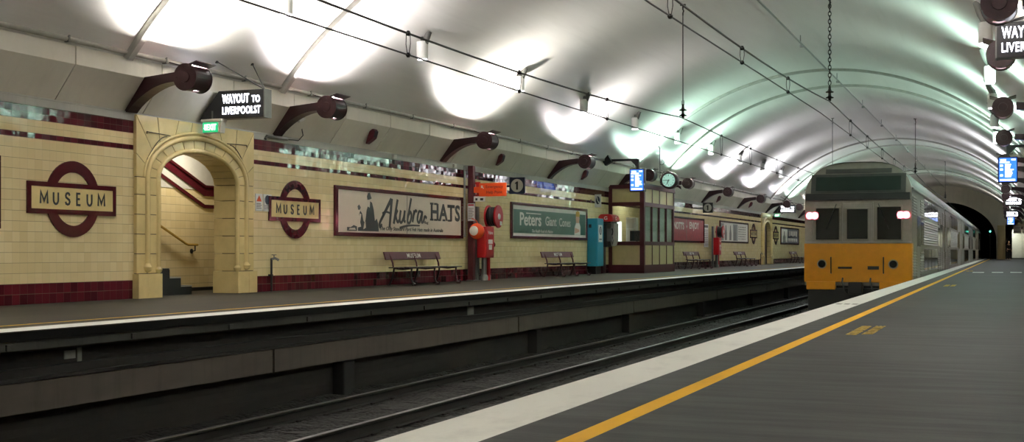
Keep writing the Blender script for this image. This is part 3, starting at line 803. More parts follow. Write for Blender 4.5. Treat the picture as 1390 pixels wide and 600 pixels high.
# ================================================================== WALL SIGNS
def ribbon(b, pts, w_, x, d=.004):
    n = len(pts); L, Rr = [], []
    for i, p in enumerate(pts):
        a = Vector(pts[max(i-1, 0)]); q = Vector(p); c = Vector(pts[min(i+1, n-1)])
        d0 = (q-a).normalized() if i else (c-q).normalized(); d1 = (c-q).normalized() if i < n-1 else d0
        m = Vector((-d0.y-d1.y, d0.x+d1.x)); m.normalize(); k = w_/2/max(m.dot(Vector((-d0.y, d0.x))), .45)
        L.append((p[0]+m.x*k, p[1]+m.y*k)); Rr.append((p[0]-m.x*k, p[1]-m.y*k))
    for i in range(n-1): b.prism([Rr[i], Rr[i+1], L[i+1], L[i]], 'x', x, x+d)
GLYPH = {'M': [[(0, 0), (.04, 1), (.5, .22), (.96, 1), (1, 0)]],
 'U': [[(0, 1), (0, .38)] + [(.5-.5*math.cos(PI*k/10), .38-.38*math.sin(PI*k/10)) for k in range(1, 10)] + [(1, .38), (1, 1)]],
 'S': [[(.95, .78), (.80, .95), (.5, 1.0), (.2, .94), (.06, .77), (.14, .62), (.5, .51), (.86, .40), (.96, .24), (.82, .06), (.5, 0), (.16, .06), (.03, .24)]],
 'E': [[(.9, 1), (0, 1), (0, 0), (.95, 0)], [(0, .52), (.8, .52)]]}
def roundel(Y, z, lab):
    t = thing('station_roundel', lab, 'sign', (WL, Y, z), 0, 'station name roundels')
    b = MB(); n = 48
    for i in range(n):
        a0, a1 = 2*PI*i/n, 2*PI*(i+1)/n
        b.prism([(.61*math.cos(a0), .60*math.sin(a0)), (.61*math.cos(a1), .60*math.sin(a1)), (.43*math.cos(a1), .42*math.sin(a1)), (.43*math.cos(a0), .42*math.sin(a0))], 'x', 0, .022)
    bmesh.ops.remove_doubles(b.bm, verts=b.bm.verts, dist=.0005); b.build('ring', 'maroontile', t)
    b = MB()
    for y0, y1, z0, z1 in ((-1.0, 1.0, .17, .245), (-1.0, 1.0, -.245, -.17), (-1.0, -.92, -.17, .17), (.92, 1.0, -.17, .17)): b.box(0, .028, y0, y1, z0, z1)
    b.build('bar_frame', 'maroontile', t)
    b = MB(); b.box(0, .024, -.92, .92, -.17, .17); b.build('name_panel', 'cream', t)
    b = MB()
    for ch, yc, wd in zip('MUSEUM', (-.655, -.40, -.14, .11, .36, .64), (.185, .135, .13, .115, .135, .185)):
        [ribbon(b, [(yc-wd/2+.016+p[0]*(wd-.032), -.09+p[1]*.18) for p in st_], .034, .0245) for st_ in GLYPH[ch]]
    b.build('lettering', 'ink', t)
roundel(15.70, 1.62, 'nearest MUSEUM roundel, left of the first arch')
roundel(22.29, 1.66, 'MUSEUM roundel between the first arch and the pale hat poster')
roundel(72.3, 1.80, 'distant roundel left of the far arch')
roundel(79.75, 1.80, 'distant roundel right of the far arch')

def poster(y0, y1, z0, z1, lab, panel, fw=.085):
    t = thing('poster', lab, 'poster', (WL, y0, z0), 0, 'framed posters on the left wall')
    W_, H_ = y1-y0, z1-z0
    b = MB()
    b.box(0, .05, 0, W_, 0, fw); b.box(0, .05, 0, W_, H_-fw, H_); b.box(0, .05, 0, fw*1.6, fw, H_-fw); b.box(0, .05, W_-fw*1.6, W_, fw, H_-fw); b.build('frame', 'maroontile', t, bevel=.008)
    b = MB(); b.box(0, .03, fw*1.6, W_-fw*1.6, fw, H_-fw); b.build('panel', panel, t)
    return t, W_, H_
X1 = .031
poster(7.0, 14.15, 1.13, 2.2, 'framed poster cut off by the left edge of the photo', 'posterpale')
# hats poster
t, W_, H_ = poster(23.88, 30.78, 1.14, 2.25, 'long pale Akubra Hats poster in a maroon frame, above the first bench', 'posterpale')
b = MB()                                                    # printed picture: seated figure in a hat with a smaller figure beside it
b.prism([(1.05, .12), (2.05, .12), (2.03, .30), (1.95, .42), (1.86, .36), (1.80, .62), (1.72, .78), (1.60, .82), (1.55, .74), (1.46, .60), (1.42, .42), (1.38, .30), (1.30, .36), (1.24, .52), (1.16, .58), (1.10, .50), (1.14, .36), (1.20, .22), (1.05, .2)], 'x', X1, X1+.003)
b.prism([(1.50, .84), (1.48, .92), (1.53, 1.0), (1.62, 1.01), (1.66, .93), (1.70, .88), (1.60, .85)], 'x', X1, X1+.003)
b.prism([(.55, .12), (1.0, .12), (1.0, .22), (.85, .25), (.72, .20), (.55, .20)], 'x', X1, X1+.003)
b.prism([(1.06, .60), (1.03, .68), (1.10, .72), (1.18, .66), (1.14, .60)], 'x', X1, X1+.003)
b.build('printed_picture', 'ink', t)
b = MB(); b.prism([(1.48, .70), (1.60, .66), (1.62, .83), (1.50, .84)], 'x', X1+.003, X1+.005); b.prism([(1.08, .32), (1.14, .30), (1.20, .50), (1.12, .52)], 'x', X1+.003, X1+.005); b.prism([(1.3, .16), (1.42, .2), (1.4, .34), (1.34, .3)], 'x', X1+.003, X1+.005); b.prism([(.62, .14), (.95, .14), (.9, .19), (.66, .18)], 'x', X1+.003, X1+.005); b.build('picture_highlights', 'posterpale', t)
b = MB()
def stroke(pts, w0, w1=None):
    """brush-lettered stroke as a flat tapered ribbon"""
    w1 = w0 if w1 is None else w1
    P = []
    # smooth the polyline
    for i in range(len(pts)-1):
        p0, p1, p2, p3 = pts[max(i-1, 0)], pts[i], pts[i+1], pts[min(i+2, len(pts)-1)]
        for k in range(6):
            s = k/6
            P.append(tuple(.5*((2*p1[j]) + (-p0[j]+p2[j])*s + (2*p0[j]-5*p1[j]+4*p2[j]-p3[j])*s*s + (-p0[j]+3*p1[j]-3*p2[j]+p3[j])*s**3) for j in (0, 1)))
    P.append(pts[-1]); n = len(P); L, R_ = [], []
    for i in range(n):
        a, c = P[max(i-1, 0)], P[min(i+1, n-1)]; dx, dy = c[0]-a[0], c[1]-a[1]; d = math.hypot(dx, dy) or 1
        wd = (w0+(w1-w0)*i/(n-1))/2
        ny, nz = -dy/d*wd*1.35, dx/d*wd
        L.append((P[i][0]+ny, P[i][1]+nz)); R_.append((P[i][0]-ny, P[i][1]-nz))
    for i in range(n-1):
        b.prism([R_[i], R_[i+1], L[i+1], L[i]], 'x', X1, X1+.004)
sx_, sz_ = 2.12, .20
def S(pts, w0, w1=None): stroke([(sx_+p[0]*.92, sz_+p[1]*.98) for p in pts], w0*1.2, None if w1 is None else w1*1.2)
# "Akubra" in brush script
S([(.10, .10), (.0, .02), (-.02, .12), (.12, .26), (.34, .46), (.62, .72)], .045, .075)      # A left stroke
S([(.64, .73), (.60, .45), (.52, .02)], .075, .06)                                           # A right stroke
S([(.12, .36), (.34, .40), (.62, .36)], .04)                                                 # A bar
S([(.98, .72), (.86, .40), (.76, .12)], .06)                                                 # k stem
S([(.80, .28), (.98, .46), (.88, .32), (.98, .16), (1.06, .22)], .05)
S([(1.16, .46), (1.10, .22), (1.20, .16), (1.34, .30), (1.40, .46), (1.36, .22), (1.44, .18)], .055)   # u
S([(1.78, .78), (1.66, .48), (1.56, .20), (1.70, .17), (1.80, .34), (1.72, .44), (1.64, .36)], .055)   # b
S([(1.96, .48), (1.92, .34), (1.86, .18)], .055); S([(1.90, .32), (2.04, .48), (2.12, .44)], .05)      # r
S([(2.44, .44), (2.26, .46), (2.16, .26), (2.26, .18), (2.40, .36), (2.46, .46), (2.42, .22), (2.52, .20), (2.62, .34), (2.74, .30)], .055)  # a
S([(1.10, .02), (1.60, .09), (2.30, .10)], .055, .03)                                        # underline
b.build('script_lettering', 'ink', t); b = MB()
b.text('HATS', 4.88, .45, 1.82, .44, X1, .028, 0, 1.05)
for yy_, ws in ((4.84, .20), (5.08, .20), (5.32, .16), (5.60, .16), (5.93, .22)):
    b.box(X1, X1+.004, yy_, yy_+ws, .44, .49)
for yy_, ws in ((4.84, .20), (5.08, .20)): b.box(X1, X1+.004, yy_, yy_+ws, .85, .90)
b.build('block_lettering', 'ink', t); b = MB()
b.text("The Only Standard Ford Felt Hats made in Australia", 2.12, .125, 3.5, .12, X1, .016, .25)
b.build('tagline', 'ink', t); b = MB()
b.text('Reg', 4.50, .33, .24, .09, X1, .01, .2)
b.build('small_lettering', 'ink', t)
b = MB(); b.box(X1, X1+.002, 3.52, 3.545, .09, 1.02); b.build('joint_line', 'ink2', t)
# green ice-cream poster
t, W_, H_ = poster(34.28, 41.48, 1.18, 2.27, 'green Peters Giant Cones poster in a maroon frame', 'offwhite')
b = MB(); b.box(.03, X1+.003, .2, W_-.2, .17, .88); b.build('green_field', 'green', t)
b = MB(); x_ = X1+.003
b.text('Peters', .72, .40, 1.85, .40, x_, .02); b.box(x_, x_+.004, 1.25, 2.55, .77, .80)
b.build('lettering', 'offwhite', t); b = MB(); b.text('Giant', 2.95, .43, 1.05, .30, x_, .015); b.build('lettering', 'offwhite', t); b = MB(); b.text('Cones', 4.25, .43, 1.15, .28, x_, .012)
b.build('lettering', 'offwhite', t); b = MB(); b.text('The Health Food of a Nation', 1.75, .20, 1.9, .10, x_, .0, .3); b.build('tagline', 'offwhite', t)
b = MB(); b.prism([(5.80, .18), (6.42, .18), (6.45, .45), (6.32, .58), (5.98, .58), (5.82, .42)], 'x', x_, x_+.004); b.build('printed_shirt', 'offwhite', t)
b = MB(); b.prism([(5.98, .58), (6.28, .58), (6.34, .74), (6.26, .88), (6.04, .88), (5.95, .74)], 'x', x_, x_+.004); b.prism([(5.84, .22), (6.3, .28), (6.3, .36), (5.84, .42)], 'x', x_+.004, x_+.006); b.build('printed_face', 'skin', t)
b = MB(); b.prism([(5.93, .80), (6.36, .80), (6.34, .95), (6.14, 1.0), (5.96, .95)], 'x', x_+.004, x_+.006); b.build('printed_hair', 'brass', t)
# red biscuit poster
t, W_, H_ = poster(52.4, 59.56, 1.2, 2.36, "red Arnott's Enjoy poster partly behind the booth", 'redposter')
b = MB(); b.text("ARNOTT'S", .5, .58, 2.6, .34, X1, .03); b.build('lettering', 'offwhite', t); b = MB(); b.text('ENJOY', 4.15, .54, 1.9, .42, X1, .03); b.box(X1, X1+.004, 3.55, 3.7, .68, .78); b.build('lettering', 'offwhite', t)
b = MB(); b.box(X1, X1+.006, .3, .5, .98, 1.04); b.box(X1, X1+.006, 6.5, 6.6, .98, 1.04); b.box(X1, X1+.006, 3.56, 3.6, .1, 1.05); b.build('fixing', 'galv', t)
# pale grey poster and dark blue poster
t, W_, H_ = poster(63.1, 70.6, 1.24, 2.38, 'pale grey illustrated poster left of the far arch', 'offwhite')
b = MB(); random.seed(3)
for k in range(5):
    for j in range(6): b.box(X1, X1+.003, 4.75+.42*k, 4.75+.42*k+random.uniform(.16, .3), .2+.13*j, .2+.13*j+.06)
for k in range(3):
    y = 1.2+1.15*k; b.prism([(y, .14), (y+.5, .14), (y+.52, .5), (y+.40, .74), (y+.34, .92), (y+.18, .92), (y+.14, .74), (y+.02, .5)], 'x', X1, X1+.003)
b.build('printed_picture', 'ink2', t)
b = MB(); b.box(X1, X1+.002, .2, .95, .12, 1.0); b.box(X1, X1+.002, 3.3, 4.5, .12, 1.0); b.build('printed_stripe', 'greymetal', t)
t, W_, H_ = poster(81.5, 89.0, 1.25, 2.38, 'dark blue poster beside the train, right of the far arch', 'blue')
b = MB(); b.box(X1, X1+.003, .3, 2.6, .14, 1.0)
for k in range(5): b.box(X1, X1+.003, 3.2+.75*k, 3.65+.75*k, .55+.06*(k % 2), .92); b.box(X1, X1+.003, 3.1+.78*k, 3.5+.78*k, .2, .42)
b.build('printed_letters', 'offwhite', t)
b = MB(); b.prism([(.8, .14), (1.9, .14), (1.8, .5), (1.55, .62), (1.5, .86), (1.2, .86), (1.15, .62), (.85, .5)], 'x', X1+.003, X1+.005); b.build('printed_figure', 'ink2', t)

# notices by the first arch
def notice(name, Y, z, wd, ht, lab, parts, x=0.0, rot=0.0, X=WL, cat='notice'):
    t = thing(name, lab, cat, (X, Y, z), rot)
    b = MB(); b.box(0, .012, 0, wd, 0, ht); b.build('board', 'white', t)
    for nm, mt, f in parts:
        b = MB(); f(b); b.build(nm, mt, t)
    return t
def text_lines(y0, y1, zs, h=.012):
    def f(b):
        for k, z in enumerate(zs): b.box(.012, .014, y0, y1-(.03 if k % 2 else 0), z, z+h)
    return f
notice('warning_notice', 20.83, 1.59, .24, .34, 'white notice with an orange warning triangle beside the first arch',
       [('warning_triangle', 'orange', lambda b: b.prism([(.03, .19), (.21, .19), (.12, .31)], 'x', .012, .015)), ('text_lines', 'ink2', text_lines(.03, .21, (.05, .08, .11, .14)))])
notice('safety_notice', 21.10, 1.59, .30, .34, 'white notice with a dark blue round symbol beside the warning notice',
       [('blue_symbol', 'blue', lambda b: b.lathe([(.095, .012), (.09, .016)], (0, .15, .23), 'x', 24)), ('text_lines', 'ink2', text_lines(.04, .26, (.05, .08, .11)))])
notice('timetable_board', 59.60, 1.0, .95, 1.12, 'white timetable board right of the red poster',
       [('heading', 'ink2', lambda b: b.box(.012, .015, .1, .86, .95, 1.07)), ('text_lines', 'ink2', text_lines(.12, .85, [.1+.09*k for k in range(9)], .02))])
t = tag(MB().box(0, .012, 0, .16, 0, .11).build('wall_plate', 'maroon', loc=(WL, 41.9, 2.52)), 'small maroon plate on the cream tiles above the blue cabinet', 'plate')
# platform number signs, square, hung out from the wall
def number_sign(Y, X, z, mat, lab):
    t = thing('platform_number_sign', lab, 'sign', (X, Y, z), -PI/2, 'platform number one signs')
    b = MB(); b.box(-.06, 0, 0, .48, 0, .48); b.box(-.05, -.01, -.25, 0, .2, .26); b.build('board', mat, t, bevel=.006)
    b = MB(); b.lathe([(.19, -.001), (.19, .004)], (0, .24, .24), 'x', 32); b.build('disc', 'offwhite', t)
    b = MB(); b.prism([(.215, .12), (.275, .12), (.275, .36), (.235, .36), (.175, .31), (.19, .285), (.215, .30)], 'x', .004, .009); b.build('numeral', 'ink', t)
number_sign(33.6, -13.45, 2.46, 'blue', 'dark blue square number one sign above the red hose reel')
number_sign(58.3, -13.45, 2.62, 'black', 'black square number one sign beyond the booth')
# telephone flag sign
t = thing('telephone_sign', 'white telephone sign hung out from the wall above the blue cabinet', 'sign', (-13.66, 42.3, 2.36), -PI/2)
b = MB(); b.box(-.03, 0, 0, .24, 0, .46); b.box(-.025, -.005, -.04, 0, .2, .24); b.build('board', 'white', t, bevel=.004)
b = MB(); n = 24
b.prism([(.12+.075*math.cos(2*PI*k/n), .25+.14*math.sin(2*PI*k/n)) for k in range(n)], 'x', 0, .004); b.build('blue_oval', 'blue', t)
b = MB(); b.tube([(.007, .09, .33), (.007, .105, .25), (.007, .15, .18)], .014, 8); b.lathe([(.022, .004), (.022, .012)], (0, .093, .335), 'x', 10); b.lathe([(.022, .004), (.022, .012)], (0, .15, .175), 'x', 10); b.build('handset_symbol', 'white', t)

# maroon wedge loudspeakers on the leaning panels
spk = [(25.1, 'maroon wedge loudspeaker above the left end of the hat poster'), (32.8, 'maroon wedge loudspeaker above the orange help sign'), (40.4, 'maroon wedge loudspeaker under the lamp over the green poster'), (61.6, 'small maroon loudspeaker beyond the clock'), (69.9, 'smallest maroon loudspeaker, left of the far arch')]
b = MB(); b.prism([(.02, -.16), (.22, -.03), (.27, .13), (.22, .20), (.13, .14)], 'y', -.11, .11); sp0 = b.build('cabinet', 'maroon', smooth=False, bevel=.03)
b = MB(); b.prism([(.232, .0), (.272, .135), (.262, .14), (.222, .0)], 'y', -.08, .08); gr = b.build('grille', 'black')
for i, (y, lab) in enumerate(spk):
    if i == 0:
        t0_ = thing('loudspeaker', lab, 'loudspeaker', (-13.55, y, 3.38), 0, 'wedge loudspeakers on the leaning panels'); sp0.parent = t0_; gr.parent = t0_
    else: dup(t0_, lab, (-13.55, y, 3.38))
# security camera and its cable under the second lamp
t = thing('security_camera', 'small white security camera under the lamp right of the way out sign', 'camera', (-13.5, 22.15, 3.52))
b = MB(); b.box(.0, .10, -.16, .12, -.05, .05, Matrix.Rotation(.35, 3, 'X')); b.build('camera_body', 'white', t, bevel=.012)
b = MB(); b.lathe([(.03, -.03), (.03, .0)], (.05, -.17, -.05), 'y', 12); b.build('lens', 'black', t)
b = MB(); b.tube([(.0, .0, .04), (-.12, .05, .0), (-.16, .05, -.02)], .015, 6); b.build('mount', 'greymetal', t)
t = thing('conduit_box', 'grey conduit elbow with looping cable at the cornice right of the arch', 'pipe', (WL+.03, 21.1, 3.08))
b = MB(); b.tube([(.03, 0, -.06), (.03, .05, .0), (.03, .8, .0)], .03, 8); b.build('elbow', 'galv', t, smooth=True)
b = MB(); b.tube([(.03, .8, 0), (.08, 1.15, .0), (.10, 1.3, .12), (.12, 1.2, .3), (.14, .9, .42)], .012, 6); b.build('cable', 'black', t, smooth=True)
for y, lab in ((26.6, 'small white junction box on the cornice above the hat poster'), (30.1, 'small white junction box on the cornice left of the maroon post')):
    b = MB(); b.box(0, .05, 0, .16, 0, .09); b.box(.05, .056, .02, .14, .015, .075); tag(b.build('junction_box', 'offwhite', loc=(WL+.035, y, 3.02), bevel=.006), lab, 'box')

# ================================================================== FURNITURE OF THE FAR PLATFORM
t = thing('standpipe', 'short rusty standpipe with a tap on the wall right of the first arch', 'pipe', (WL+.06, 21.32, 0))
b = MB(); b.tube([(0, 0, 0), (0, 0, .66)], .022, 8); b.box(-.06, .02, -.03, .03, .30, .34); b.build('riser', 'rust', t, smooth=True)
b = MB(); b.tube([(0, 0, .64), (.06, .04, .66), (.12, .08, .62)], .025, 8); b.lathe([(.05, .0), (.05, .015)], (.04, .03, .72), 'z', 10); b.tube([(.04, .03, .66), (.04, .03, .72)], .012, 6); b.build('tap', 'greymetal', t, smooth=True)
t = dup(t, 'distant standpipe beside the left foot of the far arch', (WL+.06, 74.3, 0))

t = thing('steel_post', 'square maroon steel post against the wall left of the red cabinet', 'post', (-13.52, 31.03, 0))
b = MB(); b.box(-.09, .07, -.06, .10, .0, 3.12); b.build('post', 'maroon', t, bevel=.012)
b = MB(); b.box(-.12, .10, -.10, .14, 0, .025); b.build('base_plate', 'greymetal', t)
b = MB(); b.tube([(.03, 0, 3.13), (.03, 0, 1.5), (.03, 0, 1.2)], .03, 8); tag(b.build('wall_conduit', 'galv', loc=(WL+.01, 30.87, -.02), smooth=True), 'pale vertical conduit running down beside the maroon post', 'pipe')
t = notice('paper_notice', 30.94, 1.62, .21, .47, 'white paper notice fixed to the maroon post', [('heading', 'red', lambda b: b.box(.012, .014, .02, .19, .41, .45)), ('text_lines', 'ink2', text_lines(.03, .18, [.06+.045*k for k in range(7)], .014))], rot=-PI/2, X=-13.60)
t = thing('help_sign', 'orange emergency help point sign hung out from the maroon post', 'sign', (-13.45, 31.0, 2.28), -PI/2)
b = MB(); b.box(-.04, -.01, -.02, .18, .1, .26); b.box(-.05, 0, .16, .95, 0, .36); b.build('board', 'orange', t, bevel=.006)
b = MB(); b.text('Emergency', .36, .20, .5, .10, 0, .01); b.text('Help Point', .38, .05, .46, .10, 0, .01); b.build('lettering', 'darkred', t)
b = MB(); b.prism([(.22, .30), (.22, .22), (.245, .245), (.285, .205), (.30, .22), (.26, .26), (.285, .285)], 'x', 0, .004); b.build('arrow', 'white', t)
t = thing('extinguisher_sign', 'small red fire extinguisher sign beside the orange help sign', 'sign', (-13.62, 31.15, 2.28), -PI/2)
b = MB(); b.box(-.02, 0, 0, .30, 0, .40); b.build('board', 'red', t)
b = MB(); b.box(0, .004, .10, .20, .06, .26); b.box(0, .004, .125, .175, .27, .34); b.build('symbol', 'white', t)
notice('small_notice', 31.02, 2.145, .34, .14, 'small white plate hung below the orange help sign', [('symbol', 'ink', lambda b: (b.box(.012, .015, .06, .12, .03, .09), b.box(.012, .015, .2, .29, .03, .09)))], rot=-PI/2, X=-13.46, cat='sign')

def hose_station(Y, lab_c, lab_r, rescue):
    t = thing('hydrant_cabinet', lab_c, 'cabinet', (-13.45, Y, 0), 0, 'red hydrant cabinets')
    b = MB(); b.box(.0, .26, 0, .60, .62, 1.47); b.build('cabinet', 'red', t, bevel=.015)
    b = MB(); b.box(.26, .272, .03, .57, .66, 1.43); b.build('door', 'red', t, bevel=.004)
    b = MB(); b.box(.272, .276, .16, .46, 1.00, 1.12); b.box(.272, .276, .2, .42, .84, .98); b.text('Valve', .14, 1.26, .34, .09, .272, .012); b.build('label', 'white', t)
    b = MB(); b.tube([(.13, .2, 0), (.13, .2, .63)], .07, 12); b.lathe([(.11, 0), (.11, .10), (.08, .16)], (.13, .2, 0), 'z', 14); b.build('stand_pipe', 'greymetal', t, smooth=True)
    b = MB(); b.tube([(.13, .50, 0), (.13, .50, .63)], .055, 12); b.build('riser', 'red', t, smooth=True)
    b = MB(); b.box(-.10, -.01, .05, .21, .0, 2.02); b.box(-.07, .03, .66, .76, 0, 1.40); b.lathe([(.11, 0), (.11, .12), (.08, .16)], (-.01, .74, 0), 'z', 12); b.build('back_post', 'greymetal', t, bevel=.008)
    b = MB(); b.lathe([(.06, 0), (.085, .03), (.085, .06), (.05, .09)], (.17, .66, .98), 'y', 14); b.tube([(.17, .58, .98), (.17, .67, .98)], .04, 8); b.build('valve_outlet', 'darkred', t, smooth=True)
    r = thing('hose_reel', lab_r, 'hose reel', (-13.44, Y+.74, 1.76), 0, 'fire hose reels')
    b = MB(); b.lathe([(.20, .04), (.27, .06), (.27, .10), (.25, .12), (.27, .15), (.25, .18), (.27, .21), (.25, .24), (.27, .27), (.20, .30)], (0, 0, 0), 'x', 28); b.build('hose', 'black', r, smooth=True)
    for x0 in (.02, .31):
        b = MB(); b.lathe([(.31, x0), (.31, x0+.03)], (0, 0, 0), 'x', 36); b.lathe([(.32, x0-.005), (.32, x0+.012)], (0, 0, 0), 'x', 36); b.build('side_disc', 'red', r, smooth=True)
    b = MB(); b.lathe([(.085, .34), (.075, .36)], (0, 0, 0), 'x', 20); b.box(.34, .346, .06, .20, -.24, -.13); b.build('hub', 'white', r)
    b = MB(); b.box(-.06, .0, -.09, .09, -.03, .03); b.build('bracket', 'greymetal', r)
hose_station(31.22, 'red hydrant cabinet on grey pipes right of the maroon post', 'red fire hose reel above the nearer red cabinet', True)
hose_station(60.6, 'distant red hydrant cabinet between the red and grey posters', 'distant red fire hose reel above the far red cabinet', False)
t = thing('rescue_disc', 'round orange and white disc hanging on the post left of the red cabinet', 'disc', (-13.27, 30.86, 1.34), -PI/2)
b = MB(); b.lathe([(.10, .0), (.205, .02), (.215, .07), (.15, .13), (.05, .15)], (0, .0, 0), 'x', 28); b.build('shell', 'orange', t, smooth=True)
b = MB(); b.lathe([(.12, .0), (.14, .10), (.12, .165), (.05, .18)], (0, -.05, .01), 'x', 24); b.build('face', 'white', t, smooth=True)
b = MB(); b.tube([(.06, .03, .21), (.0, -.06, .30), (-.05, -.20, .34)], .012, 6); b.build('strap', 'orange', t)

# benches
def make_bench(lab):
    t = thing('platform_bench', lab, 'bench', (-13.42, 0, 0), 0, 'maroon benches along the far platform')
    R_ = Matrix.Rotation(-.30, 3, 'Y')
    b = MB(); b.box(.0, .035, -1.5, 1.5, .60, .79, R_, (.02, 0, .62)); b.build('backrest', 'maroon', t, bevel=.008)
    mp = lambda x, y, z: tuple(R_ @ (Vector((x, y, z)) - Vector((.02, 0, .62))) + Vector((.02, 0, .62)))
    b = MB(); b.text('MUSEUM', -.36, .64, .72, .11, .0355, .006, 0, 1.15, .003, mp); b.build('lettering', 'white', t)
    b = MB()
    for k in range(4): b.box(.10+.135*k, .225+.135*k, -1.5, 1.5, .405-.012*math.sin(k*1.0), .43-.012*math.sin(k*1.0))
    b.build('seat', 'darkmaroon', t, bevel=.006)
    for y in (-1.25, 0, 1.25):
        b = MB(); b.tube([(.0, y, .02), (.05, y, .12), (.10, y, .28), (.12, y, .41)], .024, 8); b.box(-.05, .04, y-.03, y+.03, 0, .02); b.build('leg', 'darkmaroon', t, smooth=True)
        b = MB(); b.tube([(.66, y, .03), (.62, y, .05), (.58, y, .12), (.56, y, .28), (.58, y, .41)], .022, 8); b.tube([(.66, y, .03), (.70, y, .045), (.70, y, .075), (.67, y, .08)], .018, 6); b.box(.60, .70, y-.025, y+.025, 0, .018); b.build('leg', 'darkmaroon', t, smooth=True)
        b = MB(); b.tube([(.10, y, .41), (.085, y, .52), (.045, y, .62), (-.02, y, .74)], .022, 8); b.build('back_support', 'maroon', t, smooth=True)
        b = MB(); b.tube([(.10, y, .40), (.34, y, .375), (.60, y, .40)], .016, 6); b.build('seat_bearer', 'darkmaroon', t)
    return t
b0 = make_bench('nearest maroon MUSEUM bench, under the pale hat poster'); b0.location.y = 27.25
for y, lab in ((37.7, 'maroon MUSEUM bench under the green poster'), (55.9, 'bench just right of the booth, under the red poster'), (66.9, 'distant bench under the pale grey poster'), (84.9, 'farthest bench, beside the train under the dark blue poster')):
    dup(b0, lab, (-13.42, y, 0))

# blue cabinet and phone
t = thing('help_cabinet', 'tall teal blue cabinet mounted on the wall left of the payphone', 'cabinet', (-13.68, 41.5, 0))
b = MB(); b.box(0, .38, 0, .72, .27, 1.95); b.build('cabinet', 'teal', t, bevel=.02)
b = MB(); b.box(.38, .386, .12, .56, 1.12, 1.72); b.build('label', 'white', t)
b = MB(); b.prism([(.34+.13*math.cos(2*PI*k/20), 1.52+.15*math.sin(2*PI*k/20)) for k in range(20)], 'x', .386, .39); b.box(.386, .39, .2, .48, 1.2, 1.24); b.build('symbol', 'blue', t)
b = MB(); b.text('i', .31, 1.43, .05, .18, .39, .03); b.build('symbol_letter', 'white', t)
b = MB(); b.box(.06, .16, -.004, .006, 1.62, 1.74); b.build('slot', 'black', t)
b = MB(); b.box(.04, .30, .06, .66, .0, .27); b.build('plinth', 'black', t)
t = thing('payphone', 'payphone with a red hood and steel side beside the booth', 'payphone', (-13.66, 42.7, 0))
b = MB()
pr = [(0, 1.86), (.55, 1.86), (.55, 2.0), (.50, 2.08), (.42, 2.13), (.10, 2.13), (0, 2.06)]
b.prism(pr, 'y', .0, .85); b.build('hood', 'red', t, bevel=.03)
b = MB()
mp = lambda x, y, z: (y, -x, z)
b.text('G', .22, 1.92, .13, .13, .001, .03, 0, 1, .006, mp)
b.text('C', .30, 1.92, .16, .13, .551, .03); b.build('hood_letter', 'white', t)
b = MB(); b.box(0, .46, .04, .82, 1.80, 1.87); b.build('hood_trim', 'black', t)
b = MB(); b.box(0, .30, .06, .78, .95, 1.80); b.build('back_shell', 'traindark', t, bevel=.02)
b = MB(); b.prism([(.52, 1.80), (.52, 1.2), (.46, 1.0), (.40, .98), (.36, 1.25), (.40, 1.80)], 'y', .30, .78); b.build('side_panel', 'brightpanel', t, bevel=.01)
b = MB(); b.box(.30, .44, .12, .30, 1.15, 1.6); b.build('phone_body', 'greymetal', t, bevel=.01)
b = MB(); b.tube([(.46, .2, 1.62), (.49, .2, 1.5), (.46, .2, 1.38)], [.03, .022, .03], 8); b.tube([(.46, .2, 1.38), (.50, .2, 1.18), (.46, .24, 1.05), (.42, .26, 1.2)], .010, 6); b.build('handset', 'black', t, smooth=True)
b = MB(); b.box(0, .10, .25, .6, 0, .95); b.build('pedestal', 'darkmaroon', t)

# booth
BX0, BX1, BY0, BY1, BT = WL+.004, -12.38, 44.1, 48.55, 3.24
bt = thing('station_booth', 'cream and maroon glazed station booth against the far wall', 'booth', (BX1, BY0, 0))
W_, D_ = BX1-BX0, BY1-BY0
def frame_boxes(b, face):
    """posts and rails of one face; face 'f' looks back along the platform (-y), face 's' faces the tracks (+x)"""
    L = W_ if face == 'f' else D_
    posts = [0, .12] if False else None
    ps = (0, L-.12) if face == 'f' else (0, 1.14, 2.19, 3.24, L-.14)
    pw = (.14, .12) if face == 'f' else (.16, .07, .07, .07, .14)
    def bx(u0, u1, z0, z1, d0=-.05, d1=.03):
        if face == 'f': b.box(-L+u0, -L+u1, -d1, -d0, z0, z1)
        else: b.box(d0, d1, u0, u1, z0, z1)
    for p, q in zip(ps, pw): bx(p, p+q, 0, BT-.06)
    for z0, z1, dd in ((0, .30, .05), (1.02, 1.16, .045), (2.46, 2.60, .045), (BT-.14, BT, .07)): bx(0, L, z0, z1, -.05, dd)
b = MB(); frame_boxes(b, 'f'); frame_boxes(b, 's'); b.box(-.12, .045, -.045, .12, 0, BT); b.build('frame', 'maroon', bt, bevel=.006)
for f in 'fs':
    L = W_ if f == 'f' else D_
    cells = [(.14, L-.12)] if f == 'f' else [(.16, 1.14), (1.21, 2.19), (2.26, 3.24), (3.31, L-.14)]
    for u0, u1 in cells:
        for z0, z1, m, nme in ((.30, 1.02, 'creampaint', 'lower_panel'), (2.60, BT-.14, 'creampaint', 'upper_panel'), (1.16, 2.46, 'glass', 'window_pane')):
            b = MB()
            if f == 'f': b.box(-L+u0, -L+u1, -.012, .012, z0, z1)
            else: b.box(-.012, .012, u0, u1, z0, z1)
            b.build(nme, m, bt)
        if f == 's':
            b = MB()
            for k in range(26): b.box(-.062, -.056, u0, u1, 1.165+.049*k, 1.216+.049*k, Matrix.Rotation(-.16, 3, 'Y'))
            b.build('louvre_blind', 'blind', bt)
b = MB(); b.box(-W_+.45, .07, -.05, D_, BT-.02, BT+.05); b.build('roof', 'darkmaroon', bt)
b = MB(); b.box(-W_, -.05, .05, D_-.03, .0, .06); b.build('booth_floor', 'door', bt)
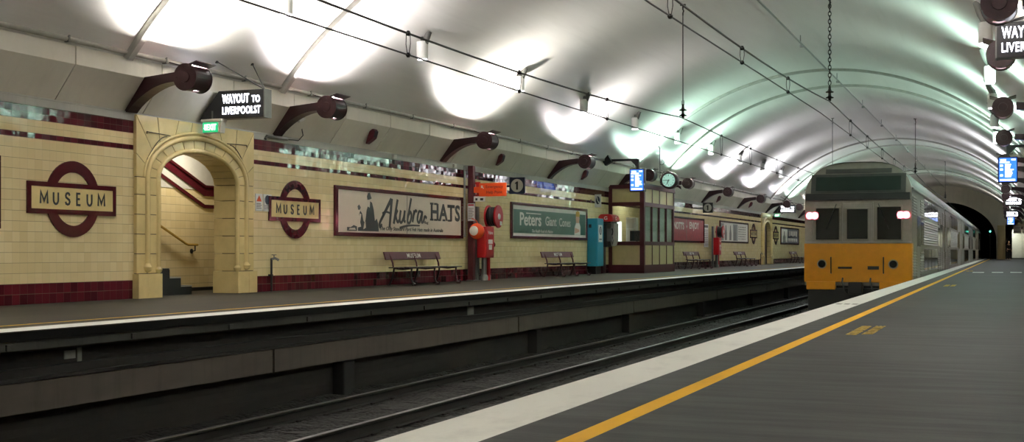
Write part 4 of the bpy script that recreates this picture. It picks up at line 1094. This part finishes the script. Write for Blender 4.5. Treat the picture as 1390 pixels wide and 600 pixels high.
b = MB(); b.box(-W_, -.05, D_-.06, D_-.0, .06, BT-.02); b.build('end_wall', 'creampaint', bt)
dk = thing('booth_counter', 'counter with drawers inside the booth behind the glass', 'counter', (BX1-.7, BY0+.3, .06))
b = MB(); b.box(-.5, .5, 0, .7, .95, 1.0); b.build('counter_top', 'door', dk)
b = MB(); b.box(-.48, .48, .05, .65, 0, .95); b.build('counter_base', 'door', dk)
b = MB(); b.box(-.4, .1, .03, .05, .55, .85); b.build('drawer', 'maroon', dk)
t = thing('computer_monitor', 'dark computer monitor on the counter inside the booth', 'monitor', (BX1-.42, BY0+.62, 1.06))
b = MB(); b.box(-.26, .24, -.03, .03, .12, .50); b.build('monitor_screen', 'traindark', t, bevel=.01)
b = MB(); b.tube([(0, .02, .02), (0, .02, .2)], .03, 8); b.box(-.13, .13, -.08, .10, 0, .02); b.build('stand', 'black', t)
t = thing('key_cupboard', 'white wall cupboard seen through the front glass of the booth', 'cupboard', (BX1-.75, BY0+1.0, 1.06))
b = MB(); b.box(-.20, .20, 0, .3, .0, 1.0); b.build('cupboard_body', 'white', t, bevel=.01)
b = MB(); b.box(-.17, .17, -.012, 0, .03, .56); b.box(-.17, .1, -.012, 0, .6, .96); b.build('door', 'offwhite', t)
t = thing('desk_lamp', 'glowing lamp at the left inside the booth', 'lamp', (BX1-1.12, BY0+.7, 1.06))
b = MB(); b.box(-.08, .08, -.05, .05, .04, .85); b.build('lamp_shade', 'desklight', t)
b = MB(); b.box(-.10, .10, -.08, .08, 0, .04); b.build('base', 'black', t)
area_light('booth_light', bt, (-.65, 1.6, 3.1), (0, 0, 0), .3, 1.2, 4, (.92, 1.0, .9))

# ================================================================== NEAR PLATFORM PAINT AND SIGNS AT THE FAR END
def floor_text(body, x0, y0, ht, L, lab):
    b = MB(); b.text(body, y0, 0, L, ht, 0, .03, 0, 1.05, .003, lambda x, y, z: (x0 - z, y, .0015 + x))
    return b
t = thing('stencil', 'nearest yellow stencilled words on the asphalt beside the yellow line', 'marking', (0, 0, 0), 0, 'yellow stencils on the near platform')
floor_text('STAND BEHIND', -1.34, 12.25, .105, 1.5, '').build('first_line', 'yellowpaint', t); floor_text('YELLOW LINE', -1.205, 12.35, .10, 1.45, '').build('second_line', 'yellowpaint', t)
dup(t, 'distant yellow stencilled words beside the yellow line, before the white dashes', (.08, 17.6, 0)); dup(t, 'farthest yellow stencilled words just past the white dashes', (-.1, 40.2, 0))
for k, (x0, lab) in enumerate(((-1.23, 'left'), (-.56, 'middle'), (.09, 'right'))):
    b = MB(); b.box(0, .40, 0, 1.6, .001, .004)
    tag(b.build('painted_dash', 'whitepaint', loc=(x0, 49.3+.3*k, 0)), '%s of the three white dashes painted across the near platform' % lab, 'marking', 'white dashes on the near platform')
for k in range(3):
    b = MB(); b.box(0, .075, 0, .26, .0012, .003)
    tag(b.build('edge_mark', 'greymark', loc=(-2.41+.115*k, 19.25, 0)), '%s of three small grey marks on the white platform edge' % ('left', 'middle', 'right')[k], 'marking', 'grey marks on the white edge')
notice('direction_sign', Y1-.06, 2.55, .75, .72, 'white sign high on the wall at the far end of the near platform', [('text_lines', 'ink2', text_lines(.1, .65, (.2, .4, .55), .05))], rot=-PI/2, X=.50, cat='sign')
t = thing('signal', 'small green signal light at the tunnel mouth beside the train', 'signal', (-1.62, Y1-.35, 0))
b = MB(); b.box(-.10, .10, -.06, .08, 2.35, 2.95); b.tube([(0, .02, 0), (0, .02, 2.4)], .04, 8); b.build('signal_head', 'black', t)
b = MB(); b.lathe([(.075, -.075), (.08, -.06)], (0, 0, 2.75), 'y', 16); b.build('green_lens', 'siggreen', t)

for y, z, wd, ht, lab in ((10.66, -.36, .17, .09, 'wider of two faded pale plates on the sooty far platform face'), (10.86, -.42, .07, .17, 'narrow upright faded plate on the sooty far platform face'), (21.4, -.40, .30, .16, 'pale pinkish patch plate on the far platform face below the hat poster')):
    b = MB(); b.box(0, .012, 0, wd, 0, ht); b.box(.012, .015, .01, wd-.01, .01, ht-.01); tag(b.build('faded_plate', 'greymark', loc=(EL-.222, y, z)), lab, 'plate')
area_light('far_fill_light', None, (.2, Y1+2.5, 3.15), (0, 0, 0), .3, 2.5, 18, (.92, 1.0, .92))  # unseen light added to brighten the end passage, has no fixture
# ================================================================== THE TRAIN
TX0, TX1, TY = -5.66, -2.60, 38.0
TC = (TX0+TX1)/2; HW = (TX1-TX0)/2
tr = thing('commuter_train', 'silver double deck train with a yellow front leaving along the near platform', 'train', (TC, TY, 0))
ZB, ZS, ZT = -.22, 2.42, 3.46
def section(k=1.0, dz=0.0):
    right = [(HW, ZB), (HW, ZS)] + [(HW*math.cos(a)**.62 if math.cos(a) > 1e-6 else 0, ZS + (ZT-dz-ZS)*math.sin(a)**.9) for a in [PI/2*i/12 for i in range(1, 13)]]
    left = [(-x, z) for x, z in right[:-1]][::-1]
    return right + left
def nose(z):
    return 0.0 if z < 2.30 else .42*((z-2.30)/1.16)**1.4 + .03
SEC = section()
CL, GAP, NC = 20.2, .55, 5
for c in range(NC):
    y0, y1 = c*(CL+GAP), c*(CL+GAP)+CL
    b = MB(); R0 = [b.bm.verts.new((x, y0+(nose(z) if c == 0 else 0), z)) for x, z in SEC]; R1 = [b.bm.verts.new((x, y1, z)) for x, z in SEC]
    n = len(SEC)
    for i in range(n): b.bm.faces.new((R0[i], R0[(i+1) % n], R1[(i+1) % n], R1[i]))
    if c == 0:
        for i in range(n//2):                               # nose face in level strips
            j = n-1-i
            if i+1 < j-1: b.bm.faces.new((R0[i], R0[j], R0[j-1], R0[i+1]))
            elif i+1 == j-1: b.bm.faces.new((R0[i], R0[j], R0[i+1]))
    else: b.bm.faces.new(R0)
    b.bm.faces.new(R1[::-1])
    body = b.build('carriage_body', 'stainless2', tr, smooth=True)
    # roof skin
    b = MB(); top = [(x*1.005, z+.012) for x, z in SEC if z > 2.72]
    pa = [((0, y0+(.40 if c == 0 else .02), 0), (1, 0, 0), (0, 0, 1)), ((0, y1, 0), (1, 0, 0), (0, 0, 1))]
    b.sweep(pa, top, closed_prof=False, cap=False); b.build('roof', 'trainroof', body, smooth=True)
    b = MB()
    for s in (-1, 1): b.tube([(s*(HW+.015), y0+.2, ZS+.22), (s*(HW+.015), y1, ZS+.22)], .03, 6)
    b.build('gutter', 'stainless', body)
    # fluted side sheets (real corrugations)
    def flutes(name, u0, u1, z0, z1, pitch=.085, mat='stainless'):
        b = MB()
        for s in (-1, 1):
            m = int((z1-z0)/pitch)
            for k in range(m):
                za = z0+pitch*k
                b.prism([(s*HW, za), (s*(HW+.022), za+pitch*.3), (s*(HW+.022), za+pitch*.6), (s*HW, za+pitch*.92)], 'y', u0, u1)
        b.build(name, mat, body)
    d0, d1 = y0+5.6, y0+14.6
    flutes('fluted_sheet', d0, d1, .98, 1.86)
    for u0, u1 in ((y0+.35, y0+2.0), (y0+3.9, d0), (d1, y0+16.3), (y0+18.2, y1-.2)):
        flutes('fluted_sheet', u0, u1, -.15, .85, .085, 'stainless2'); flutes('fluted_sheet', u0, u1, 1.85, 2.5, .085, 'stainless2')
    flutes('fluted_sheet', d0, d1, -.18, .05, .085, 'stainless2')
    for k in range(4):
        u = d0+.15+2.2*k
        for zz0, zz1 in ((.12, .88), (1.95, 2.55)):
            for s in (-1, 1):
                b = MB(); e = sorted((s*(HW-.02), s*(HW+.012))); b.box(e[0], e[1], u, u+1.95, zz0, zz1)
                b.build('window', 'trainglass', body, bevel=.01)
    for u in (y0+2.15, y0+16.45):
        for s in (-1, 1):
            for du in (0, .82):
                b = MB(); e = sorted((s*(HW-.02), s*(HW+.014))); b.box(e[0], e[1], u+du, u+du+.80, -.1, 2.2); b.build('door', 'silverpaint', body, bevel=.01)
                b = MB(); e = sorted((s*(HW), s*(HW+.02))); b.box(e[0], e[1], u+du+.14, u+du+.66, .95, 1.9); b.build('door_glass', 'trainglass', body)
    for u0, u1 in ((y0+4.1, d0-.2), (d1+.2, y0+16.2)):
        for s in (-1, 1):
            b = MB(); e = sorted((s*(HW-.02), s*(HW+.012))); b.box(e[0], e[1], u0, u1, 1.0, 1.75)
            b.build('window', 'trainglass', body, bevel=.01)
    # underframe, wheels
    b = MB(); b.box(-HW+.12, HW-.12, y0+.3, y1-.1, -.55, ZB+.02)
    for u in (3.0, 16.6): b.box(-1.1, 1.1, y0+u-1.6, y0+u+1.6, -1.0, -.5)
    b.build('underframe', 'traindark', tr)
    for u in (1.9, 4.1, 15.5, 17.7):
        b = MB()
        for s in (-.72, .72): b.lathe([(.455, -.065), (.46, -.055), (.419, -.04), (.415, .06)] if s > 0 else [(.415, -.06), (.419, .04), (.46, .055), (.455, .065)], (s, y0+u, ZR+.42), 'x', 24)
        b.tube([(-.7, y0+u, ZR+.42), (.7, y0+u, ZR+.42)], .07, 8); b.build('wheelset', 'rust', tr, smooth=True)
    if c: 
        b = MB(); b.box(-.7, .7, y0-GAP-.02, y0+.02, .0, 2.3); b.build('gangway', 'traindark', tr)
# front end
b = MB(); b.box(-HW-.01, HW+.01, -.05, .03, -.12, 1.03); yp = b.build('yellow_panel', 'yellow', tr, bevel=.02)
b = MB(); b.box(-HW-.015, HW+.015, .02, .55, -.12, 1.03); b.build('yellow_return', 'yellow', tr)
b = MB(); b.box(-HW+.02, HW-.02, -.07, .0, 1.03, 1.09); b.build('sill', 'stainless', tr, bevel=.01)
b = MB(); b.box(-.42, .42, -.02, .02, 1.09, 2.22); b.box(-.46, -.42, -.04, .02, -.05, 2.25); b.box(.42, .46, -.04, .02, -.05, 2.25); b.build('centre_door', 'silverpaint', tr, bevel=.01)
for x0, x1, z0, z1, nm in ((-1.20, -.52, 1.14, 2.08, 'left'), (-.30, .30, 1.16, 2.05, 'door'), (.56, 1.24, 1.14, 2.10, 'right')):
    b = MB(); b.box(x0-.04, x1+.04, -.035, .02, z0-.04, z1+.04); b.build('window_surround', 'stainless2', tr, bevel=.015)
    b = MB(); b.box(x0, x1, -.045, .02, z0, z1); b.build('front_window', 'trainglass', tr, bevel=.02)
def slab_at(x0, x1, z0, z1, out):                          # panel lying on the sloped upper front
    b = MB(); n = 6
    F = [[b.bm.verts.new((x, nose(z0+(z1-z0)*k/n)-out, z0+(z1-z0)*k/n)) for x in (x0, x1)] for k in range(n+1)]
    G = [[b.bm.verts.new((x, nose(z0+(z1-z0)*k/n)+.03, z0+(z1-z0)*k/n)) for x in (x0, x1)] for k in range(n+1)]
    for k in range(n):
        b.bm.faces.new((F[k][0], F[k][1], F[k+1][1], F[k+1][0])); b.bm.faces.new((F[k][0], F[k+1][0], G[k+1][0], G[k][0])); b.bm.faces.new((F[k][1], G[k][1], G[k+1][1], F[k+1][1]))
    b.bm.faces.new((F[0][0], G[0][0], G[0][1], F[0][1])); b.bm.faces.new((F[n][0], F[n][1], G[n][1], G[n][0]))
    return b
slab_at(-HW+.04, HW-.04, 2.32, 2.52, .10).build('visor', 'traindark', tr)
slab_at(-1.22, 1.22, 2.60, 3.02, .02).build('destination_glass', 'trainglass2', tr)
slab_at(-1.36, 1.36, 2.53, 3.10, .008).build('upper_surround', 'trainroof', tr)
slab_at(-.95, .95, 3.12, 3.26, .012).build('route_box', 'trainroof', tr)
for s in (-1, 1):
    hub = MB().box(s*(HW-.24)-.17, s*(HW-.24)+.17, -.05, .02, 1.73, 1.98).build('tail_lamp_housing', 'silverpaint', tr, bevel=.02)
    b = MB(); b.lathe([(.10, -.07), (.105, -.04)], (s*(HW-.24)-.06*s, 0, 1.86), 'y', 20); b.lathe([(.10, -.07), (.105, -.04)], (s*(HW-.24)+.09*s, 0, 1.86), 'y', 20); b.build('tail_lamp', 'tail', hub)
    b = MB(); b.lathe([(.055, -.078), (.06, -.07)], (s*(HW-.24)-.06*s, 0, 1.86), 'y', 16); b.lathe([(.055, -.078), (.06, -.07)], (s*(HW-.24)+.09*s, 0, 1.86), 'y', 16); b.build('tail_lamp_core', 'tailcore', hub)
    b = MB(); b.lathe([(.13, -.075), (.14, -.05)], (s*1.02, 0, .42), 'y', 20); hl = b.build('headlight', 'stainless', tr)
    b = MB(); b.lathe([(.105, -.085), (.11, -.07)], (s*1.02, 0, .42), 'y', 18); b.build('headlight_lens', 'trainglass', hl)
    b = MB(); b.tube([(s*.75, -.06, .15), (s*.75, -.12, .15), (s*.75, -.12, .62), (s*.75, -.06, .62)], .018, 8); b.build('grab_handle', 'traindark', tr)
    b = MB(); b.tube([(s*1.28, -.05, 1.15), (s*1.28, -.11, 1.15), (s*1.28, -.11, 1.7), (s*1.28, -.05, 1.7)], .014, 8); b.build('grab_rail', 'stainless', tr)
    b = MB(); b.box(s*1.05-.42, s*1.05+.42, -.10, .2, -.34, -.10); b.build('buffer_step', 'yellow', tr, bevel=.02)
    b = MB(); b.tube([(s*.9-.3*s, -.06, 2.2), (s*.9, -.075, 1.45)], .012, 6); b.build('wiper', 'traindark', tr)
b = MB(); b.box(-.16, .16, -.55, .3, -.42, -.16); b.box(-.2, .2, -.62, -.5, -.46, -.10); b.build('coupler', 'traindark', tr, bevel=.03)
for x in (-.42, .38):
    b = MB(); b.tube([(x, -.05, .0), (x, -.18, -.1), (x+.08, -.22, -.35), (x+.16, -.1, -.45)], .025, 8); b.build('brake_hose', 'traindark', tr, smooth=True)
b = MB(); b.box(-.55, -.15, -.075, -.05, .28, .34); b.box(.3, .62, -.075, -.05, .26, .36); b.build('jumper_box', 'traindark', tr)
b = MB(); b.box(-HW+.1, HW-.1, 0, .3, -.95, -.30); b.build('pilot', 'traindark', tr)

# ================================================================== THE PERSON AT THE FAR END
def skin_mesh(nodes, edges, levels=2):
    me = bpy.data.meshes.new('s'); me.from_pydata([n[0] for n in nodes], edges, [])
    o = bpy.data.objects.new('s', me); C.objects.link(o)
    o.modifiers.new('k', 'SKIN'); sv = me.skin_vertices[0].data
    for i, n in enumerate(nodes): sv[i].radius = (n[1], n[2] if len(n) > 2 else n[1])
    sv[0].use_root = True
    m = o.modifiers.new('u', 'SUBSURF'); m.levels = levels; m.render_levels = levels
    dg = bpy.context.evaluated_depsgraph_get(); out = bpy.data.meshes.new_from_object(o.evaluated_get(dg))
    bpy.data.objects.remove(o); bpy.data.meshes.remove(me)
    for p in out.polygons: p.use_smooth = True
    return out
def add(name, me, mat, parent):
    me.name = name; me.materials.clear(); me.materials.append(M[mat]); o = bpy.data.objects.new(name, me); C.objects.link(o); o.parent = parent; return o
pp = thing('person', 'person in dark clothes with a backpack standing by the pillar at the far end', 'person', (.07, 124.5, 0), .5)
body = [((0, 0, .96), .13, .10), ((0, 0, 1.16), .125, .09), ((0, 0, 1.36), .15, .095), ((0, 0, 1.48), .06, .06), ((0, -.01, 1.56), .055, .055), ((0, -.02, 1.63), .085, .095), ((0, -.015, 1.73), .07, .08)]
ed = [(0, 1), (1, 2), (2, 3), (3, 4), (4, 5), (5, 6)]
for s in (-1, 1):
    k = len(body); body += [((s*.10, 0, .88), .085), ((s*.11, -.01, .50), .058), ((s*.115, .02, .09), .04), ((s*.12, -.12, .03), .035, .03)]
    ed += [(0, k), (k, k+1), (k+1, k+2), (k+2, k+3)]
    k = len(body); body += [((s*.19, 0, 1.40), .055), ((s*.23, .02, 1.13), .042), ((s*.22, -.10, .90), .030), ((s*.215, -.13, .83), .03, .018)]
    ed += [(2, k), (k, k+1), (k+1, k+2), (k+2, k+3)]
    h0 = k+3
    for f in range(4):
        q = len(body); body += [((s*(.215+(f-1.5)*.006), -.15+(f-1.5)*.012, .79), .008), ((s*(.212+(f-1.5)*.006), -.165+(f-1.5)*.010, .745+abs(f-1.2)*.008), .007)]; ed += [(h0, q), (q, q+1)]
    q = len(body); body += [((s*.195, -.165, .81), .009), ((s*.185, -.18, .775), .008)]; ed += [(h0, q), (q, q+1)]
add('body', skin_mesh(body, ed), 'skin', pp)
cl = [((0, 0, .90), .16, .125), ((0, 0, 1.16), .15, .115), ((0, 0, 1.36), .175, .12), ((0, 0, 1.46), .085, .08)]; ce = [(0, 1), (1, 2), (2, 3)]
for s in (-1, 1):
    k = len(cl); cl += [((s*.19, 0, 1.40), .07), ((s*.23, .02, 1.13), .058), ((s*.22, -.09, .92), .045)]; ce += [(2, k), (k, k+1), (k+1, k+2)]
add('jacket', skin_mesh(cl, ce), 'coat', pp)
cl = [((0, 0, .95), .15, .12)]; ce = []
for s in (-1, 1):
    k = len(cl); cl += [((s*.10, 0, .86), .10), ((s*.11, -.01, .50), .075), ((s*.115, .02, .10), .06)]; ce += [(0, k), (k, k+1), (k+1, k+2)]
add('trousers', skin_mesh(cl, ce), 'denim', pp)
b = MB(); b.lathe([(.02, .135), (.07, .12), (.098, .07), (.10, .0), (.085, -.06), (.06, -.10)], (0, .022, 1.67), 'z', 16); b.build('hair', 'hair', pp, smooth=True)
b = MB(); b.lathe([(.012, -.02), (.006, .03)], (0, -.118, 1.655), 'z', 8)
for s in (-1, 1): b.lathe([(.006, -.012), (.012, 0), (.006, .012)], (s*.033, -.098, 1.675), 'z', 8); b.lathe([(.008, -.03), (.018, 0), (.008, .03)], (s*.09, -.01, 1.665), 'z', 8)
b.box(-.025, .025, -.108, -.095, 1.612, 1.62); b.build('face', 'skin', pp, smooth=True)
bp = thing('backpack', 'dark backpack on the back of the person at the far end', 'backpack', (.07, 124.5, 0), .5)
b = MB(); b.box(-.15, .15, .13, .27, 1.02, 1.42); b.build('bag', 'black', bp, bevel=.04)
b = MB(); b.box(-.11, .11, .27, .31, 1.05, 1.22); b.build('pocket', 'black', bp, bevel=.015)
